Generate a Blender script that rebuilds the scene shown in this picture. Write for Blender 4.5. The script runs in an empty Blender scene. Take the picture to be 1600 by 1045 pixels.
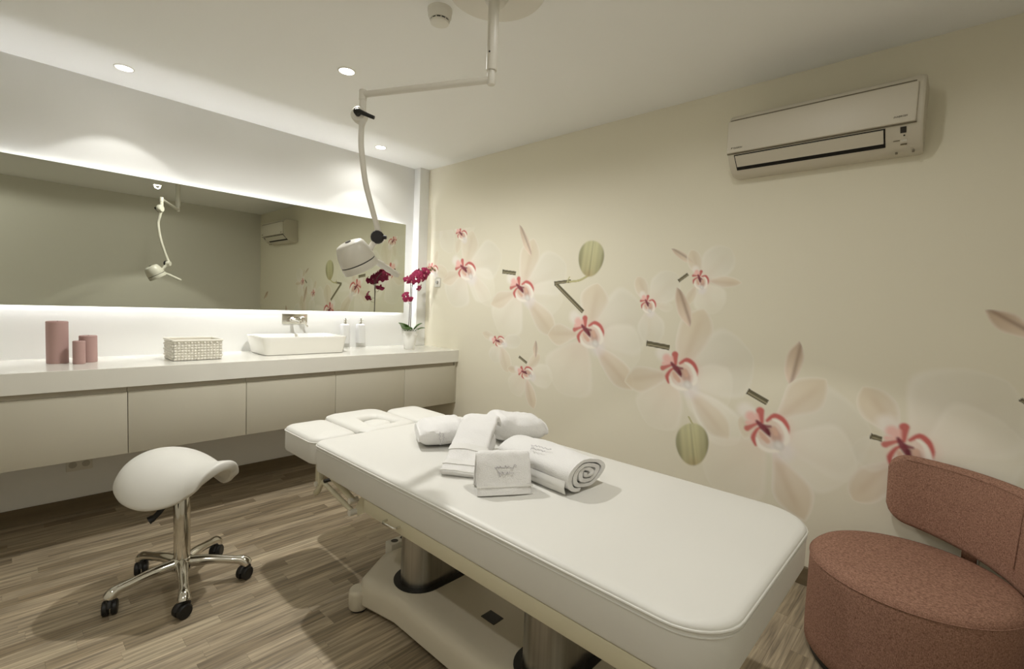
import bpy, bmesh, math, random
import numpy as np
from mathutils import Vector, Matrix, noise
random.seed(7)
S = bpy.context.scene
C = S.collection
PI = math.pi
# ------------------------------------------------------------------ camera, world, exposure, lights
CAM_H = 1.361
yaw, pitch, roll = math.radians(47.1186), math.radians(-3.4483), math.radians(2.3414)
fw = Vector((math.sin(yaw)*math.cos(pitch), math.cos(yaw)*math.cos(pitch), math.sin(pitch)))
rt = Vector((math.cos(yaw), -math.sin(yaw), 0)); up = rt.cross(fw)
r2 = rt*math.cos(roll)+up*math.sin(roll); u2 = up*math.cos(roll)-rt*math.sin(roll)
cd = bpy.data.cameras.new('camera'); cam = bpy.data.objects.new('camera', cd); C.objects.link(cam)
cd.sensor_width = 36; cd.lens = 748.2677/1600*36; cd.clip_start = 0.02
m = Matrix((r2, u2, -fw)).transposed().to_4x4(); m.translation = (0, 0, CAM_H)
cam.matrix_world = m
S.camera = cam
w = bpy.data.worlds.new('world'); S.world = w; w.use_nodes = True
w.node_tree.nodes['Background'].inputs[0].default_value = (.9, .85, .75, 1)
w.node_tree.nodes['Background'].inputs[1].default_value = 0.02
vs = S.view_settings
vs.view_transform = 'Standard'; vs.look = 'None'; vs.gamma = 1; vs.use_curve_mapping = False
vs.exposure = EXPOSURE = 0.0
DOWN = [(.505, 3.515), (2.143, 3.529), (1.32, 2.535), (1.30, .605), (-.50, .605)]  # last entry is an added, unseen fixture that fills light onto the walls
DOWN_POWER = [8.0, 6.0, 14, 32, 8]
SPILL_POWER = [1.0, 7.0, 94, 11, 34]
SPILL_ANGLE = [150, 166, 169, 172, 172]; SPILL_BLEND = [.9, .6, .6, .2, .2]
DOWN_COL = (1.0, .99, .97)
LED_COL, LED_POWER = (.95, .95, 1.0), 58.0
LAMP_POWER = 1.5
CEIL = 2.6
for i, (x, y) in enumerate(DOWN):
    l = bpy.data.lights.new('downlight_beam', 'SPOT'); l.energy = DOWN_POWER[i]; l.color = DOWN_COL
    l.spot_size = math.radians(92); l.spot_blend = .12; l.shadow_soft_size = .022
    o = bpy.data.objects.new('downlight_beam', l); C.objects.link(o); o.location = (x, y, CEIL-.012)
    l = bpy.data.lights.new('downlight_spill', 'SPOT'); l.energy = SPILL_POWER[i]; l.color = DOWN_COL
    l.spot_size = math.radians(SPILL_ANGLE[i]); l.spot_blend = SPILL_BLEND[i]; l.shadow_soft_size = .03
    o = bpy.data.objects.new('downlight_spill', l); C.objects.link(o); o.location = (x, y, CEIL-.012)

# ------------------------------------------------------------------ helpers
def lin(c):
    return tuple((v/255/12.92 if v/255 <= .04045 else ((v/255+.055)/1.055)**2.4) for v in c)
def mat(name, rgb, rough=.5, metal=0, bump=0, scale=200, var=0, vscale=8, emit=0, trans=0, spec=.5, coat=0, stretch=(1, 1, 1), detail=3, ior=1.45, sheen=0):
    mm = bpy.data.materials.new(name); mm.use_nodes = True
    nt = mm.node_tree; b = nt.nodes['Principled BSDF']
    col = lin(rgb)+(1,)
    b.inputs['Base Color'].default_value = col
    b.inputs['Roughness'].default_value = rough; b.inputs['Metallic'].default_value = metal
    b.inputs['Specular IOR Level'].default_value = spec
    b.inputs['Coat Weight'].default_value = coat; b.inputs['IOR'].default_value = ior
    b.inputs['Sheen Weight'].default_value = sheen
    if trans: b.inputs['Transmission Weight'].default_value = trans
    if emit:
        b.inputs['Emission Color'].default_value = col; b.inputs['Emission Strength'].default_value = emit
    if bump or var:
        tc = nt.nodes.new('ShaderNodeTexCoord'); mp = nt.nodes.new('ShaderNodeMapping'); mp.inputs['Scale'].default_value = stretch
        nt.links.new(tc.outputs['Object'], mp.inputs[0])
        n = nt.nodes.new('ShaderNodeTexNoise'); n.inputs['Scale'].default_value = scale; n.inputs['Detail'].default_value = detail
        nt.links.new(mp.outputs[0], n.inputs['Vector'])
        if bump:
            bp = nt.nodes.new('ShaderNodeBump'); bp.inputs['Strength'].default_value = bump; bp.inputs['Distance'].default_value = .002
            nt.links.new(n.outputs['Fac'], bp.inputs['Height']); nt.links.new(bp.outputs[0], b.inputs['Normal'])
        if var:
            n2 = nt.nodes.new('ShaderNodeTexNoise'); n2.inputs['Scale'].default_value = vscale; n2.inputs['Detail'].default_value = 4
            nt.links.new(mp.outputs[0], n2.inputs['Vector'])
            mx = nt.nodes.new('ShaderNodeMix'); mx.data_type = 'RGBA'
            nt.links.new(n2.outputs['Fac'], mx.inputs[0])
            mx.inputs[6].default_value = tuple(max(0, c*(1-var)) for c in col[:3])+(1,)
            mx.inputs[7].default_value = tuple(min(1, c*(1+var)) for c in col[:3])+(1,)
            nt.links.new(mx.outputs[2], b.inputs['Base Color'])
    return mm
def obj(name, bm, m, parent=None, smooth=True, loc=None):
    me = bpy.data.meshes.new(name)
    if isinstance(bm, tuple): me.from_pydata(bm[0], [], bm[1])
    else:
        bmesh.ops.recalc_face_normals(bm, faces=bm.faces[:]); bm.to_mesh(me); bm.free()
    if m: me.materials.append(m)
    if smooth:
        me.polygons.foreach_set('use_smooth', [True]*len(me.polygons))
        try: me.set_sharp_from_angle(angle=math.radians(38))
        except Exception: pass
    o = bpy.data.objects.new(name, me); C.objects.link(o)
    if loc: o.location = loc
    if parent:
        o.parent = parent
        off = Vector((0, 0, 0)); p = parent
        while p: off += Vector(p.location); p = p.parent
        if not loc: o.location = -off          # parts are modelled in room coordinates
    return o
def tag(o, label=None, cat=None, group=None, kind=None):
    if label: o['label'] = label
    if cat: o['category'] = cat
    if group: o['group'] = group
    if kind: o['kind'] = kind
    return o
def thing(name, label, cat, loc=(0, 0, 0), group=None):
    o = bpy.data.objects.new(name, None); C.objects.link(o); o.location = loc; o.empty_display_size = .05
    return tag(o, label, cat, group)
def struct(name, bm, m, parent=None, smooth=False):
    o = obj(name, bm, m, parent, smooth); o['kind'] = 'structure'; return o
def box(bm, x0, x1, y0, y1, z0, z1, bev=0, seg=2, M=None):
    v = [bm.verts.new((x, y, z)) for x in (x0, x1) for y in (y0, y1) for z in (z0, z1)]
    f = [(0, 1, 3, 2), (4, 6, 7, 5), (0, 4, 5, 1), (2, 3, 7, 6), (0, 2, 6, 4), (1, 5, 7, 3)]
    fs = [bm.faces.new([v[i] for i in q]) for q in f]
    if bev:
        es = list({e for q in fs for e in q.edges})
        r = bmesh.ops.bevel(bm, geom=es, offset=bev, segments=seg, profile=.5, affect='EDGES')
        v = [q for q in set(x for f in r['faces'] for x in f.verts)] 
    if M: bmesh.ops.transform(bm, matrix=M, verts=v)
    return bm
def B(*a, **k): return box(bmesh.new(), *a, **k)
def ring_faces(bm, a, b):
    n = len(a)
    for i in range(n): bm.faces.new((a[i], a[(i+1) % n], b[(i+1) % n], b[i]))
def frame_from(d):
    d = Vector(d).normalized(); a = Vector((0, 0, 1)) if abs(d.z) < .95 else Vector((1, 0, 0))
    x = a.cross(d).normalized(); return x, d.cross(x), d
def tube(bm, pts, r, n=12, cap=True, sx=1, sy=1):
    pts = [Vector(p) for p in pts]; k = len(pts)
    rs = r if isinstance(r, (list, tuple)) else [r]*k
    d0 = (pts[1]-pts[0]); x, y, _ = frame_from(d0); rings = []
    for i, p in enumerate(pts):
        d = (pts[min(i+1, k-1)]-pts[max(i-1, 0)]).normalized()
        x = (x-d*x.dot(d)).normalized(); y = d.cross(x)
        rings.append([bm.verts.new(p+x*(rs[i]*sx*math.cos(2*PI*j/n))+y*(rs[i]*sy*math.sin(2*PI*j/n))) for j in range(n)])
    for a, b in zip(rings, rings[1:]): ring_faces(bm, a, b)
    if cap: bm.faces.new(rings[0][::-1]); bm.faces.new(rings[-1])
    return bm
def T(pts, r, n=12, **k): return tube(bmesh.new(), pts, r, n, **k)
def lathe(bm, prof, n=32, o=(0, 0, 0), axis=(0, 0, 1), cap=True):
    x, y, d = frame_from(axis) if tuple(axis) != (0, 0, 1) else (Vector((1, 0, 0)), Vector((0, 1, 0)), Vector((0, 0, 1)))
    o = Vector(o); rings = []
    for r, z in prof:
        if r <= 1e-6: rings.append([bm.verts.new(o+d*z)])
        else: rings.append([bm.verts.new(o+d*z+x*(r*math.cos(2*PI*j/n))+y*(r*math.sin(2*PI*j/n))) for j in range(n)])
    for a, b in zip(rings, rings[1:]):
        if len(a) == 1 and len(b) == 1: continue
        if len(a) == 1:
            for j in range(n): bm.faces.new((a[0], b[(j+1) % n], b[j]))
        elif len(b) == 1:
            for j in range(n): bm.faces.new((a[j], a[(j+1) % n], b[0]))
        else: ring_faces(bm, a, b)
    if cap and len(rings[0]) > 1: bm.faces.new(rings[0][::-1])
    if cap and len(rings[-1]) > 1: bm.faces.new(rings[-1])
    return bm
def L(prof, n=32, o=(0, 0, 0), axis=(0, 0, 1), cap=True): return lathe(bmesh.new(), prof, n, o, axis, cap)
def rrect(x0, x1, y0, y1, rad, seg=6):
    rad = rad if isinstance(rad, (list, tuple)) else [rad]*4      # corners: x0y0, x1y0, x1y1, x0y1
    out = []
    for (cx, cy, a0, r) in ((x0+rad[0], y0+rad[0], PI, rad[0]), (x1-rad[1], y0+rad[1], 1.5*PI, rad[1]), (x1-rad[2], y1-rad[2], 0, rad[2]), (x0+rad[3], y1-rad[3], .5*PI, rad[3])):
        for i in range(seg+1):
            a = a0+.5*PI*i/seg; out.append((cx+r*math.cos(a), cy+r*math.sin(a)))
    return out
def slab(bm, x0, x1, y0, y1, rad, prof, seg=6):
    """rounded rectangle lofted through (inset, z) steps"""
    rr = rad if isinstance(rad, (list, tuple)) else [rad]*4; rings = []
    for ins, z in prof:
        rings.append([bm.verts.new((x, y, z)) for x, y in rrect(x0+ins, x1-ins, y0+ins, y1-ins, [max(.002, q-ins) for q in rr], seg)])
    for a, b in zip(rings, rings[1:]): ring_faces(bm, a, b)
    bm.faces.new(rings[0][::-1]); bm.faces.new(rings[-1])
    return bm
def poly_loft(bm, poly, prof):
    """polygon in xy shrunk towards its centroid-normal by inset, at z steps"""
    n = len(poly); P = [Vector(p) for p in poly]; rings = []
    nor = []
    for i in range(n):
        a = (P[i]-P[i-1]).normalized(); b = (P[(i+1) % n]-P[i]).normalized()
        na = Vector((-a.y, a.x)); nb = Vector((-b.y, b.x)); q = (na+nb).normalized(); nor.append(q/max(.4, q.dot(na)))
    for ins, z in prof: rings.append([bm.verts.new((p.x+q.x*ins, p.y+q.y*ins, z)) for p, q in zip(P, nor)])
    for a, b in zip(rings, rings[1:]): ring_faces(bm, a, b)
    bm.faces.new(rings[0][::-1]); bm.faces.new(rings[-1])
    return bm
def spline(pts, k=6, closed=False):
    P = [Vector(p) for p in pts]; n = len(P); out = []
    for i in range(n if closed else n-1):
        if closed: p0, p1, p2, p3 = P[i-1], P[i], P[(i+1) % n], P[(i+2) % n]
        else: p0, p1, p2, p3 = P[max(i-1, 0)], P[i], P[i+1], P[min(i+2, n-1)]
        for j in range(k):
            t = j/k; out.append(.5*((2*p1)+(p2-p0)*t+(2*p0-5*p1+4*p2-p3)*t*t+(3*p1-p0-3*p2+p3)*t**3))
    if not closed: out.append(P[-1])
    return out
def subsurf(o, n=1):
    md = o.modifiers.new('subsurf', 'SUBSURF'); md.levels = n; md.render_levels = n; return o

# ------------------------------------------------------------------ materials
M = {}
M['wall_white'] = mat('wall_white', (238, 238, 234), .8, bump=.03, scale=300)
M['wall_cream'] = mat('wall_cream', (234, 228, 207), .8, bump=.03, scale=300)
M['wall_far'] = mat('wall_far', (225, 222, 210), .85)
M['ceiling'] = mat('ceiling', (247, 247, 243), .85)
M['skirting'] = mat('skirting', (112, 98, 74), .6, var=.25, vscale=6, stretch=(.3, .3, 6))
M['subfloor'] = mat('subfloor', (60, 52, 40), .8)
M['counter'] = mat('counter', (232, 230, 220), .18, coat=.2)
M['cabinet'] = mat('cabinet', (200, 195, 178), .42)
M['cab_dark'] = mat('cab_dark', (196, 188, 170), .6)
M['mirror'] = mat('mirror', (198, 200, 188), .0, metal=1)
M['mirror_frame'] = mat('mirror_frame', (200, 200, 195), .5)
M['vinyl'] = mat('vinyl', (219, 217, 209), .46, bump=.05, scale=60, spec=.45)
M['vinyl_side'] = M['vinyl']
M['bed_paint'] = mat('bed_paint', (206, 199, 172), .35)
M['bed_plastic'] = mat('bed_plastic', (206, 198, 178), .42)
M['white_metal'] = mat('white_metal', (220, 216, 204), .35, coat=.2)
M['steel'] = mat('steel', (170, 168, 162), .30, metal=1, bump=.08, scale=30, stretch=(8, 8, .05), var=.28, vscale=9)
M['chrome'] = mat('chrome', (215, 212, 204), .09, metal=1)
M['black'] = mat('black', (22, 21, 19), .45)
M['dark_grey'] = mat('dark_grey', (52, 50, 44), .5)
M['white_plastic'] = mat('white_plastic', (228, 225, 214), .4)
M['ac_plastic'] = mat('ac_plastic', (210, 203, 186), .42)
M['ac_dark'] = mat('ac_dark', (20, 17, 10), .8)
M['ac_groove'] = mat('ac_groove', (120, 112, 92), .7)
M['ink'] = mat('ink', (112, 103, 82), .6)
M['towel'] = mat('towel', (230, 228, 224), .95, bump=1, scale=260, spec=.1, sheen=.3)
M['towel_band'] = mat('towel_band', (226, 224, 218), .7, bump=.15, scale=500)
M['thread'] = mat('thread', (186, 182, 184), .7)
M['porcelain'] = mat('porcelain', (240, 238, 230), .12, coat=.3)
M['candle'] = mat('candle', (176, 144, 138), .6)
M['wick'] = mat('wick', (70, 55, 48), .8)
M['basket'] = mat('basket', (238, 234, 222), .7, bump=.1, scale=150)
M['glass'] = mat('glass', (252, 252, 250), .3, trans=.35, ior=1.2)
M['soap'] = mat('soap', (244, 243, 238), .3)
M['socket_grey'] = mat('socket_grey', (190, 186, 174), .6)
M['pot'] = mat('pot', (246, 245, 240), .45)
M['leaf'] = mat('leaf', (82, 118, 50), .4, var=.3, vscale=30)
M['stem'] = mat('stem', (96, 84, 78), .6)
M['petal'] = mat('petal', (150, 32, 76), .6, var=.45, vscale=60)
M['lip'] = mat('lip', (214, 140, 150), .6)
M['bud'] = mat('bud', (120, 110, 60), .6)
M['moss'] = mat('moss', (74, 62, 40), .9)
def fabric():
    mm = mat('pink_fabric', (176, 120, 100), .9, spec=.15)
    nt = mm.node_tree; b = nt.nodes['Principled BSDF']
    tc = nt.nodes.new('ShaderNodeTexCoord'); acc = None
    for sc in ((110, 110, 620), (420, 420, 140)):
        mp = nt.nodes.new('ShaderNodeMapping'); mp.inputs['Scale'].default_value = sc
        n = nt.nodes.new('ShaderNodeTexNoise'); n.inputs['Scale'].default_value = 1; n.inputs['Detail'].default_value = 3
        nt.links.new(tc.outputs['Object'], mp.inputs[0]); nt.links.new(mp.outputs[0], n.inputs['Vector'])
        if acc is None: acc = n.outputs['Fac']
        else:
            ad = nt.nodes.new('ShaderNodeMath'); ad.operation = 'AVERAGE' if False else 'ADD'
            nt.links.new(acc, ad.inputs[0]); nt.links.new(n.outputs['Fac'], ad.inputs[1]); acc = ad.outputs[0]
    rp = nt.nodes.new('ShaderNodeValToRGB')
    hf = nt.nodes.new('ShaderNodeMath'); hf.operation = 'MULTIPLY'; hf.inputs[1].default_value = .5
    nt.links.new(acc, hf.inputs[0]); nt.links.new(hf.outputs[0], rp.inputs[0])
    e = rp.color_ramp.elements
    e[0].position = .36; e[0].color = lin((116, 84, 68))+(1,); e[1].position = .64; e[1].color = lin((178, 138, 118))+(1,)
    nt.links.new(rp.outputs[0], b.inputs['Base Color'])
    bp = nt.nodes.new('ShaderNodeBump'); bp.inputs['Strength'].default_value = .4; bp.inputs['Distance'].default_value = .001
    nt.links.new(acc, bp.inputs['Height']); nt.links.new(bp.outputs[0], b.inputs['Normal'])
    return mm
M['fabric'] = fabric()
def emitter(name, rgb, s):
    mm = bpy.data.materials.new(name); mm.use_nodes = True; nt = mm.node_tree; nt.nodes.clear()
    e = nt.nodes.new('ShaderNodeEmission'); o = nt.nodes.new('ShaderNodeOutputMaterial')
    e.inputs[0].default_value = tuple(rgb)+(1,); e.inputs[1].default_value = s; nt.links.new(e.outputs[0], o.inputs[0]); return mm
M['led'] = emitter('led', LED_COL, LED_POWER)
M['bulb'] = emitter('bulb', (1, .95, .85), 12)
M['lamp_light'] = emitter('lamp_light', (.85, .9, 1.0), LAMP_POWER)
def wood(i, rgb):
    mm = bpy.data.materials.new('oak_strip'); mm.use_nodes = True; nt = mm.node_tree; b = nt.nodes['Principled BSDF']
    tc = nt.nodes.new('ShaderNodeTexCoord'); oi = nt.nodes.new('ShaderNodeObjectInfo')
    ad = nt.nodes.new('ShaderNodeVectorMath'); ad.operation = 'ADD'
    nt.links.new(tc.outputs['Object'], ad.inputs[0])
    sc = nt.nodes.new('ShaderNodeVectorMath'); sc.operation = 'SCALE'; sc.inputs['Scale'].default_value = 37
    cb = nt.nodes.new('ShaderNodeCombineXYZ'); nt.links.new(oi.outputs['Random'], cb.inputs[0]); nt.links.new(oi.outputs['Random'], cb.inputs[1])
    nt.links.new(cb.outputs[0], sc.inputs[0]); nt.links.new(sc.outputs[0], ad.inputs[1])
    mp = nt.nodes.new('ShaderNodeMapping'); mp.inputs['Scale'].default_value = (2.2, 46, 1)
    nt.links.new(ad.outputs[0], mp.inputs[0])
    n = nt.nodes.new('ShaderNodeTexNoise'); n.inputs['Scale'].default_value = 1.6; n.inputs['Detail'].default_value = 6; n.inputs['Distortion'].default_value = .6
    nt.links.new(mp.outputs[0], n.inputs['Vector'])
    rp = nt.nodes.new('ShaderNodeValToRGB'); e = rp.color_ramp.elements
    e[0].position = .3; e[0].color = lin(tuple(v*.72 for v in rgb))+(1,)
    e[1].position = .68; e[1].color = lin(tuple(min(255, v*1.13) for v in rgb))+(1,)
    nt.links.new(n.outputs['Fac'], rp.inputs[0]); nt.links.new(rp.outputs[0], b.inputs['Base Color'])
    b.inputs['Roughness'].default_value = .5
    bp = nt.nodes.new('ShaderNodeBump'); bp.inputs['Strength'].default_value = .12; bp.inputs['Distance'].default_value = .001
    nt.links.new(n.outputs['Fac'], bp.inputs['Height']); nt.links.new(bp.outputs[0], b.inputs['Normal'])
    return mm
WOOD = [wood(i, c) for i, c in enumerate([(172, 156, 130), (160, 145, 120), (181, 166, 139), (148, 133, 108), (167, 152, 127), (138, 123, 99)])]
# ------------------------------------------------------------------ room shell
XW, YW, XL, YF = 2.792, 3.827, -1.35, -.40
fl = struct('floor', B(XL-.1, XW+.1, YF-.1, YW+.1, -.06, -.006), M['subfloor'])
struct('ceiling', B(XL-.1, XW+.1, YF-.1, YW+.1, CEIL, CEIL+.1), M['ceiling'])
wl = struct('wall_left', B(XL-.1, XW+.1, YW, YW+.1, -.006, CEIL), M['wall_white'])
wr = struct('wall_right', B(XW, XW+.1, YF, YW, -.006, CEIL), M['wall_cream'])
struct('wall_back', B(XL, XW, YF-.1, YF, -.006, CEIL), M['wall_far'])
struct('wall_side', B(XL-.1, XL, YF, YW, -.006, CEIL), M['wall_far'])
struct('trim_1', B(2.69, XW, 3.737, YW, .949, CEIL), M['wall_white'])       # boxed-in column in the corner
struct('baseboard_left', B(XL, XW, YW-.014, YW, -.001, .094, .003, 1), M['skirting'])
struct('baseboard_right', B(XW-.014, XW, YF, YW-.014, -.001, .094, .003, 1), M['skirting'])
# strip floor: single strips where they show, the rest joined
SW = .0645
strips = []; y = YW; row = 0
while y > YF:
    x = XL-random.random()*.4
    while x < XW:
        ln = random.choice((.32, .4, .46, .52, .6)); strips.append((max(x, XL), min(x+ln, XW), max(y-SW, YF), y, random.choice((0, 0, 1, 1, 2, 3, 4, 4, 5)))); x += ln
    y -= SW; row += 1
def seen(s):
    cx, cy = (s[0]+s[1])/2, (s[2]+s[3])/2; p = Vector((cx, cy, -CAM_H)); z = p.dot(fw)
    if z < .3: return 0
    px = 800+748*p.dot(r2)/z; py = 522-748*p.dot(u2)/z
    if not (-60 < px < 1660 and 500 < py < 1100): return 0
    if 1.12 < cx < 1.68 and .5 < cy < 1.9: return 0
    if cx > 1.75 and cy > .55: return 0
    return 1/z
strips = [s for s in strips if s[1]-s[0] > .01 and s[3]-s[2] > .005]
strips.sort(key=lambda s: -seen(s))
def strip_bm(bm, s):
    g = .00012; x0, x1, y0, y1 = s[0]+g, s[1]-g, s[2]+g, s[3]-g; c = .0005
    lo = [bm.verts.new(p) for p in ((x0, y0, -.006), (x1, y0, -.006), (x1, y1, -.006), (x0, y1, -.006))]
    mi = [bm.verts.new(p) for p in ((x0, y0, -c), (x1, y0, -c), (x1, y1, -c), (x0, y1, -c))]
    hi = [bm.verts.new(p) for p in ((x0+c, y0+c, 0), (x1-c, y0+c, 0), (x1-c, y1-c, 0), (x0+c, y1-c, 0))]
    ring_faces(bm, lo, mi); ring_faces(bm, mi, hi); bm.faces.new(hi)
for s in strips[:290]:
    bm = bmesh.new(); strip_bm(bm, s); obj('floor_strip', bm, WOOD[s[4]], fl, smooth=False)
rest = strips[290:]
for k in range(1):
    me = bmesh.new()
    for s in rest: strip_bm(me, s)
    o = obj('floor_strip', me, None, fl, smooth=False)
    for q in WOOD: o.data.materials.append(q)
    idx = [];
    for s in rest: idx += [s[4]]*9
    o.data.polygons.foreach_set('material_index', idx); o['kind'] = 'stuff'

# ------------------------------------------------------------------ mirror with light strips behind it
mi = thing('wall_mirror', 'long frameless backlit mirror above the white vanity counter', 'mirror', (1.0, 3.80, 1.66))
MX0, MX1, MZ0, MZ1 = -1.15, 2.581, 1.253, 2.066
obj('glass', B(MX0, MX1, 3.787, 3.792, MZ0, MZ1, .001, 1), M['mirror'], mi, False)
obj('back_board', B(MX0, MX1, 3.792, 3.795, MZ0, MZ1), M['mirror_frame'], mi, False)
d = .033; e = .005
obj('hanging_frame', B(MX0+d, MX1-d, 3.795, YW, MZ0+d, MZ1-d), M['mirror_frame'], mi, False)
tag(obj('light_strip', B(MX0+d, MX1-d, 3.8205, 3.8265, MZ1-d, MZ1-d+.002), M['led'], mi, False), 'lit strip along the upper mirror edge')
tag(obj('light_strip', B(MX0+d, MX1-d, 3.816, 3.822, MZ0+d-.002, MZ0+d), M['led'], mi, False), 'lit strip along the lower mirror edge')
tag(obj('light_strip', B(MX1-d, MX1-d+.002, 3.818, 3.824, MZ0+d, MZ1-d), M['led'], mi, False), 'lit strip along the right mirror edge')

# ------------------------------------------------------------------ vanity counter and hanging cabinets
ct = thing('vanity_counter', 'long white vanity counter with a deep front edge under the mirror', 'counter', (1.0, 3.5, .843))
bm = bmesh.new(); q = [(3.229, .843), (3.229, .9455), (3.2305, .947), (YW, .947), (YW, .917), (3.251, .917), (3.251, .843)]
lo = [bm.verts.new((XL, y, z)) for y, z in q]; hi = [bm.verts.new((XW, y, z)) for y, z in q]; ring_faces(bm, lo, hi); bm.faces.new(lo); bm.faces.new(hi)
obj('worktop', bm, M['counter'], ct, False)
obj('underside_panel', B(XL, XW, 3.252, YW, .845, .860), M['cab_dark'], ct, False)
seams = [-1.30, -.71, -.12, .471, 1.060, 1.652, 2.239, 2.766]
CABL = ['white wall-hung cabinet at the far left end, outside the photo', 'white wall-hung cabinet second from the left end, outside the photo', 'white wall-hung cabinet cut by the left photo edge, under the pink candles', 'white wall-hung cabinet behind the saddle stool, under the basket',
        'white wall-hung cabinet under the left part of the basin, left of the table headrest', 'white wall-hung cabinet behind the massage table headrest, under the soap dispensers', 'narrow white wall-hung cabinet at the right end under the potted orchid']
for i in range(7):
    x0, x1 = seams[i], seams[i+1]
    t = thing('wall_cabinet', CABL[i], 'cabinet', ((x0+x1)/2, 3.55, .476), 'wall-hung cabinets under the counter')
    obj('carcass', B(x0+.001, x1-.001, 3.264, YW-.001, .478, .8445), M['cab_dark'], t, False)
    obj('door', B(x0+.0015, x1-.0015, 3.244, 3.263, .476, .813, .002, 2), M['cabinet'], t)
t = thing('filler_panel', 'narrow white filler strip closing the cabinet row against the mural wall', 'panel', (2.779, 3.25, .476))
obj('strip', B(2.767, XW-.001, 3.250, 3.30, .476, .842, .001, 1), M['cabinet'], t); obj('side_return', B(2.767, XW-.001, 3.30, 3.82, .478, .842), M['cabinet'], t, False)

# ------------------------------------------------------------------ things on the counter
ZT = .947
def candle(x, y, r, h, label):
    t = thing('pillar_candle', label, 'candle', (x, y, ZT), 'pink candles on the counter')
    obj('wax', L([(r-.002, ZT), (r, ZT+.002), (r, ZT+h-.003), (r-.003, ZT+h), (r*.8, ZT+h-.001), (r*.5, ZT+h-.006), (0, ZT+h-.008)], 40, (x, y, 0)), M['candle'], t)
    obj('wick', T([(x, y, ZT+h-.009), (x+.001, y, ZT+h-.001), (x+.002, y, ZT+h+.003)], .0009, 6), M['wick'], t)
candle(.219, 3.58, .046, .229, 'tall dusty pink pillar candle on the counter')
candle(.300, 3.500, .027, .126, 'shortest dusty pink pillar candle in front of the two taller ones')
candle(.345, 3.575, .040, .149, 'middle-sized dusty pink pillar candle behind the shortest one')

# woven basket
bx0, bx1, by0, by1, bz1 = .705, .972, 3.40, 3.63, ZT+.128
t = thing('woven_basket', 'white woven strip basket standing open on the counter', 'basket', ((bx0+bx1)/2, (by0+by1)/2, ZT))
bm = bmesh.new(); box(bm, bx0+.006, bx1-.006, by0+.006, by1-.006, ZT+.002, ZT+.006)
for q in ((bx0+.006, bx1-.006, by0+.006, by0+.009), (bx0+.006, bx1-.006, by1-.009, by1-.006), (bx0+.006, bx0+.009, by0+.006, by1-.006), (bx1-.009, bx1-.006, by0+.006, by1-.006)):
    box(bm, *q, ZT+.002, bz1-.006)
obj('liner', bm, mat('basket_inner', (226, 221, 206), .8), t, False)
rows, hh = 7, (.126-.012)/7
def weave_side(name, p0, p1, nrm, label=None):
    p0, p1, nrm = Vector(p0), Vector(p1), Vector(nrm); ln = (p1-p0).length; dx = (p1-p0)/ln; n = max(6, int(ln/.0165)); bm = bmesh.new()
    for r in range(rows):
        z0 = ZT+.002+r*hh
        for i in range(n):
            out = .0062 if (i+r) % 2 else .0018; a = p0+dx*(ln*i/n); b = p0+dx*(ln*(i+1)/n); k = random.uniform(-.0008, .0008)
            q = []
            for f, dz in ((0, .0008), (1, hh-.0008)):
                row = []
                for s, h in ((0, -.002), (.2, out*.8), (.5, out), (.8, out*.8), (1, -.002)):
                    v = a.lerp(b, s)+nrm*(h+k)
                    row.append(bm.verts.new((v.x, v.y, z0+dz)))
                q.append(row)
            mid = [bm.verts.new((v.co.x+nrm.x*.0034, v.co.y+nrm.y*.0034, z0+hh/2)) for v in q[0]]
            for lo, hi in ((q[0], mid), (mid, q[1])):
                for j in range(4): bm.faces.new((lo[j], lo[j+1], hi[j+1], hi[j]))
    return tag(obj(name, bm, M['basket'], t), None)
weave_side('woven_side', (bx0+.006, by0+.006, 0), (bx1-.006, by0+.006, 0), (0, -1, 0))
weave_side('woven_side', (bx1-.006, by1-.006, 0), (bx0+.006, by1-.006, 0), (0, 1, 0))
weave_side('woven_side', (bx0+.006, by1-.006, 0), (bx0+.006, by0+.006, 0), (-1, 0, 0))
weave_side('woven_side', (bx1-.006, by0+.006, 0), (bx1-.006, by1-.006, 0), (1, 0, 0))
rim = [(x, y, bz1-.006+random.uniform(-.001, .001)) for x, y in rrect(bx0+.002, bx1-.002, by0+.002, by1-.002, .008, 3)]; rim.append(rim[0])
obj('rim', T(rim, .007, 8), M['basket'], t)

# vessel basin
t = thing('vessel_basin', 'white rectangular vessel basin sitting on the counter', 'basin', (1.53, 3.60, ZT))
bm = bmesh.new()
prof_o = [(.035, ZT), (.026, ZT+.004), (.008, ZT+.09), (0, ZT+.122), (.001, ZT+.127), (.005, ZT+.129)]
prof_i = [(.012, ZT+.128), (.016, ZT+.122), (.035, ZT+.06), (.06, ZT+.03), (.11, ZT+.022)]
slab(bm, 1.222, 1.845, 3.425, 3.785, .055, prof_o+prof_i, 8)
obj('bowl', bm, M['porcelain'], t)
obj('drain', L([(.022, ZT+.022), (.022, ZT+.025), (.018, ZT+.027), (0, ZT+.027)], 24, (1.53, 3.60, 0)), M['chrome'], t)

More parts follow.
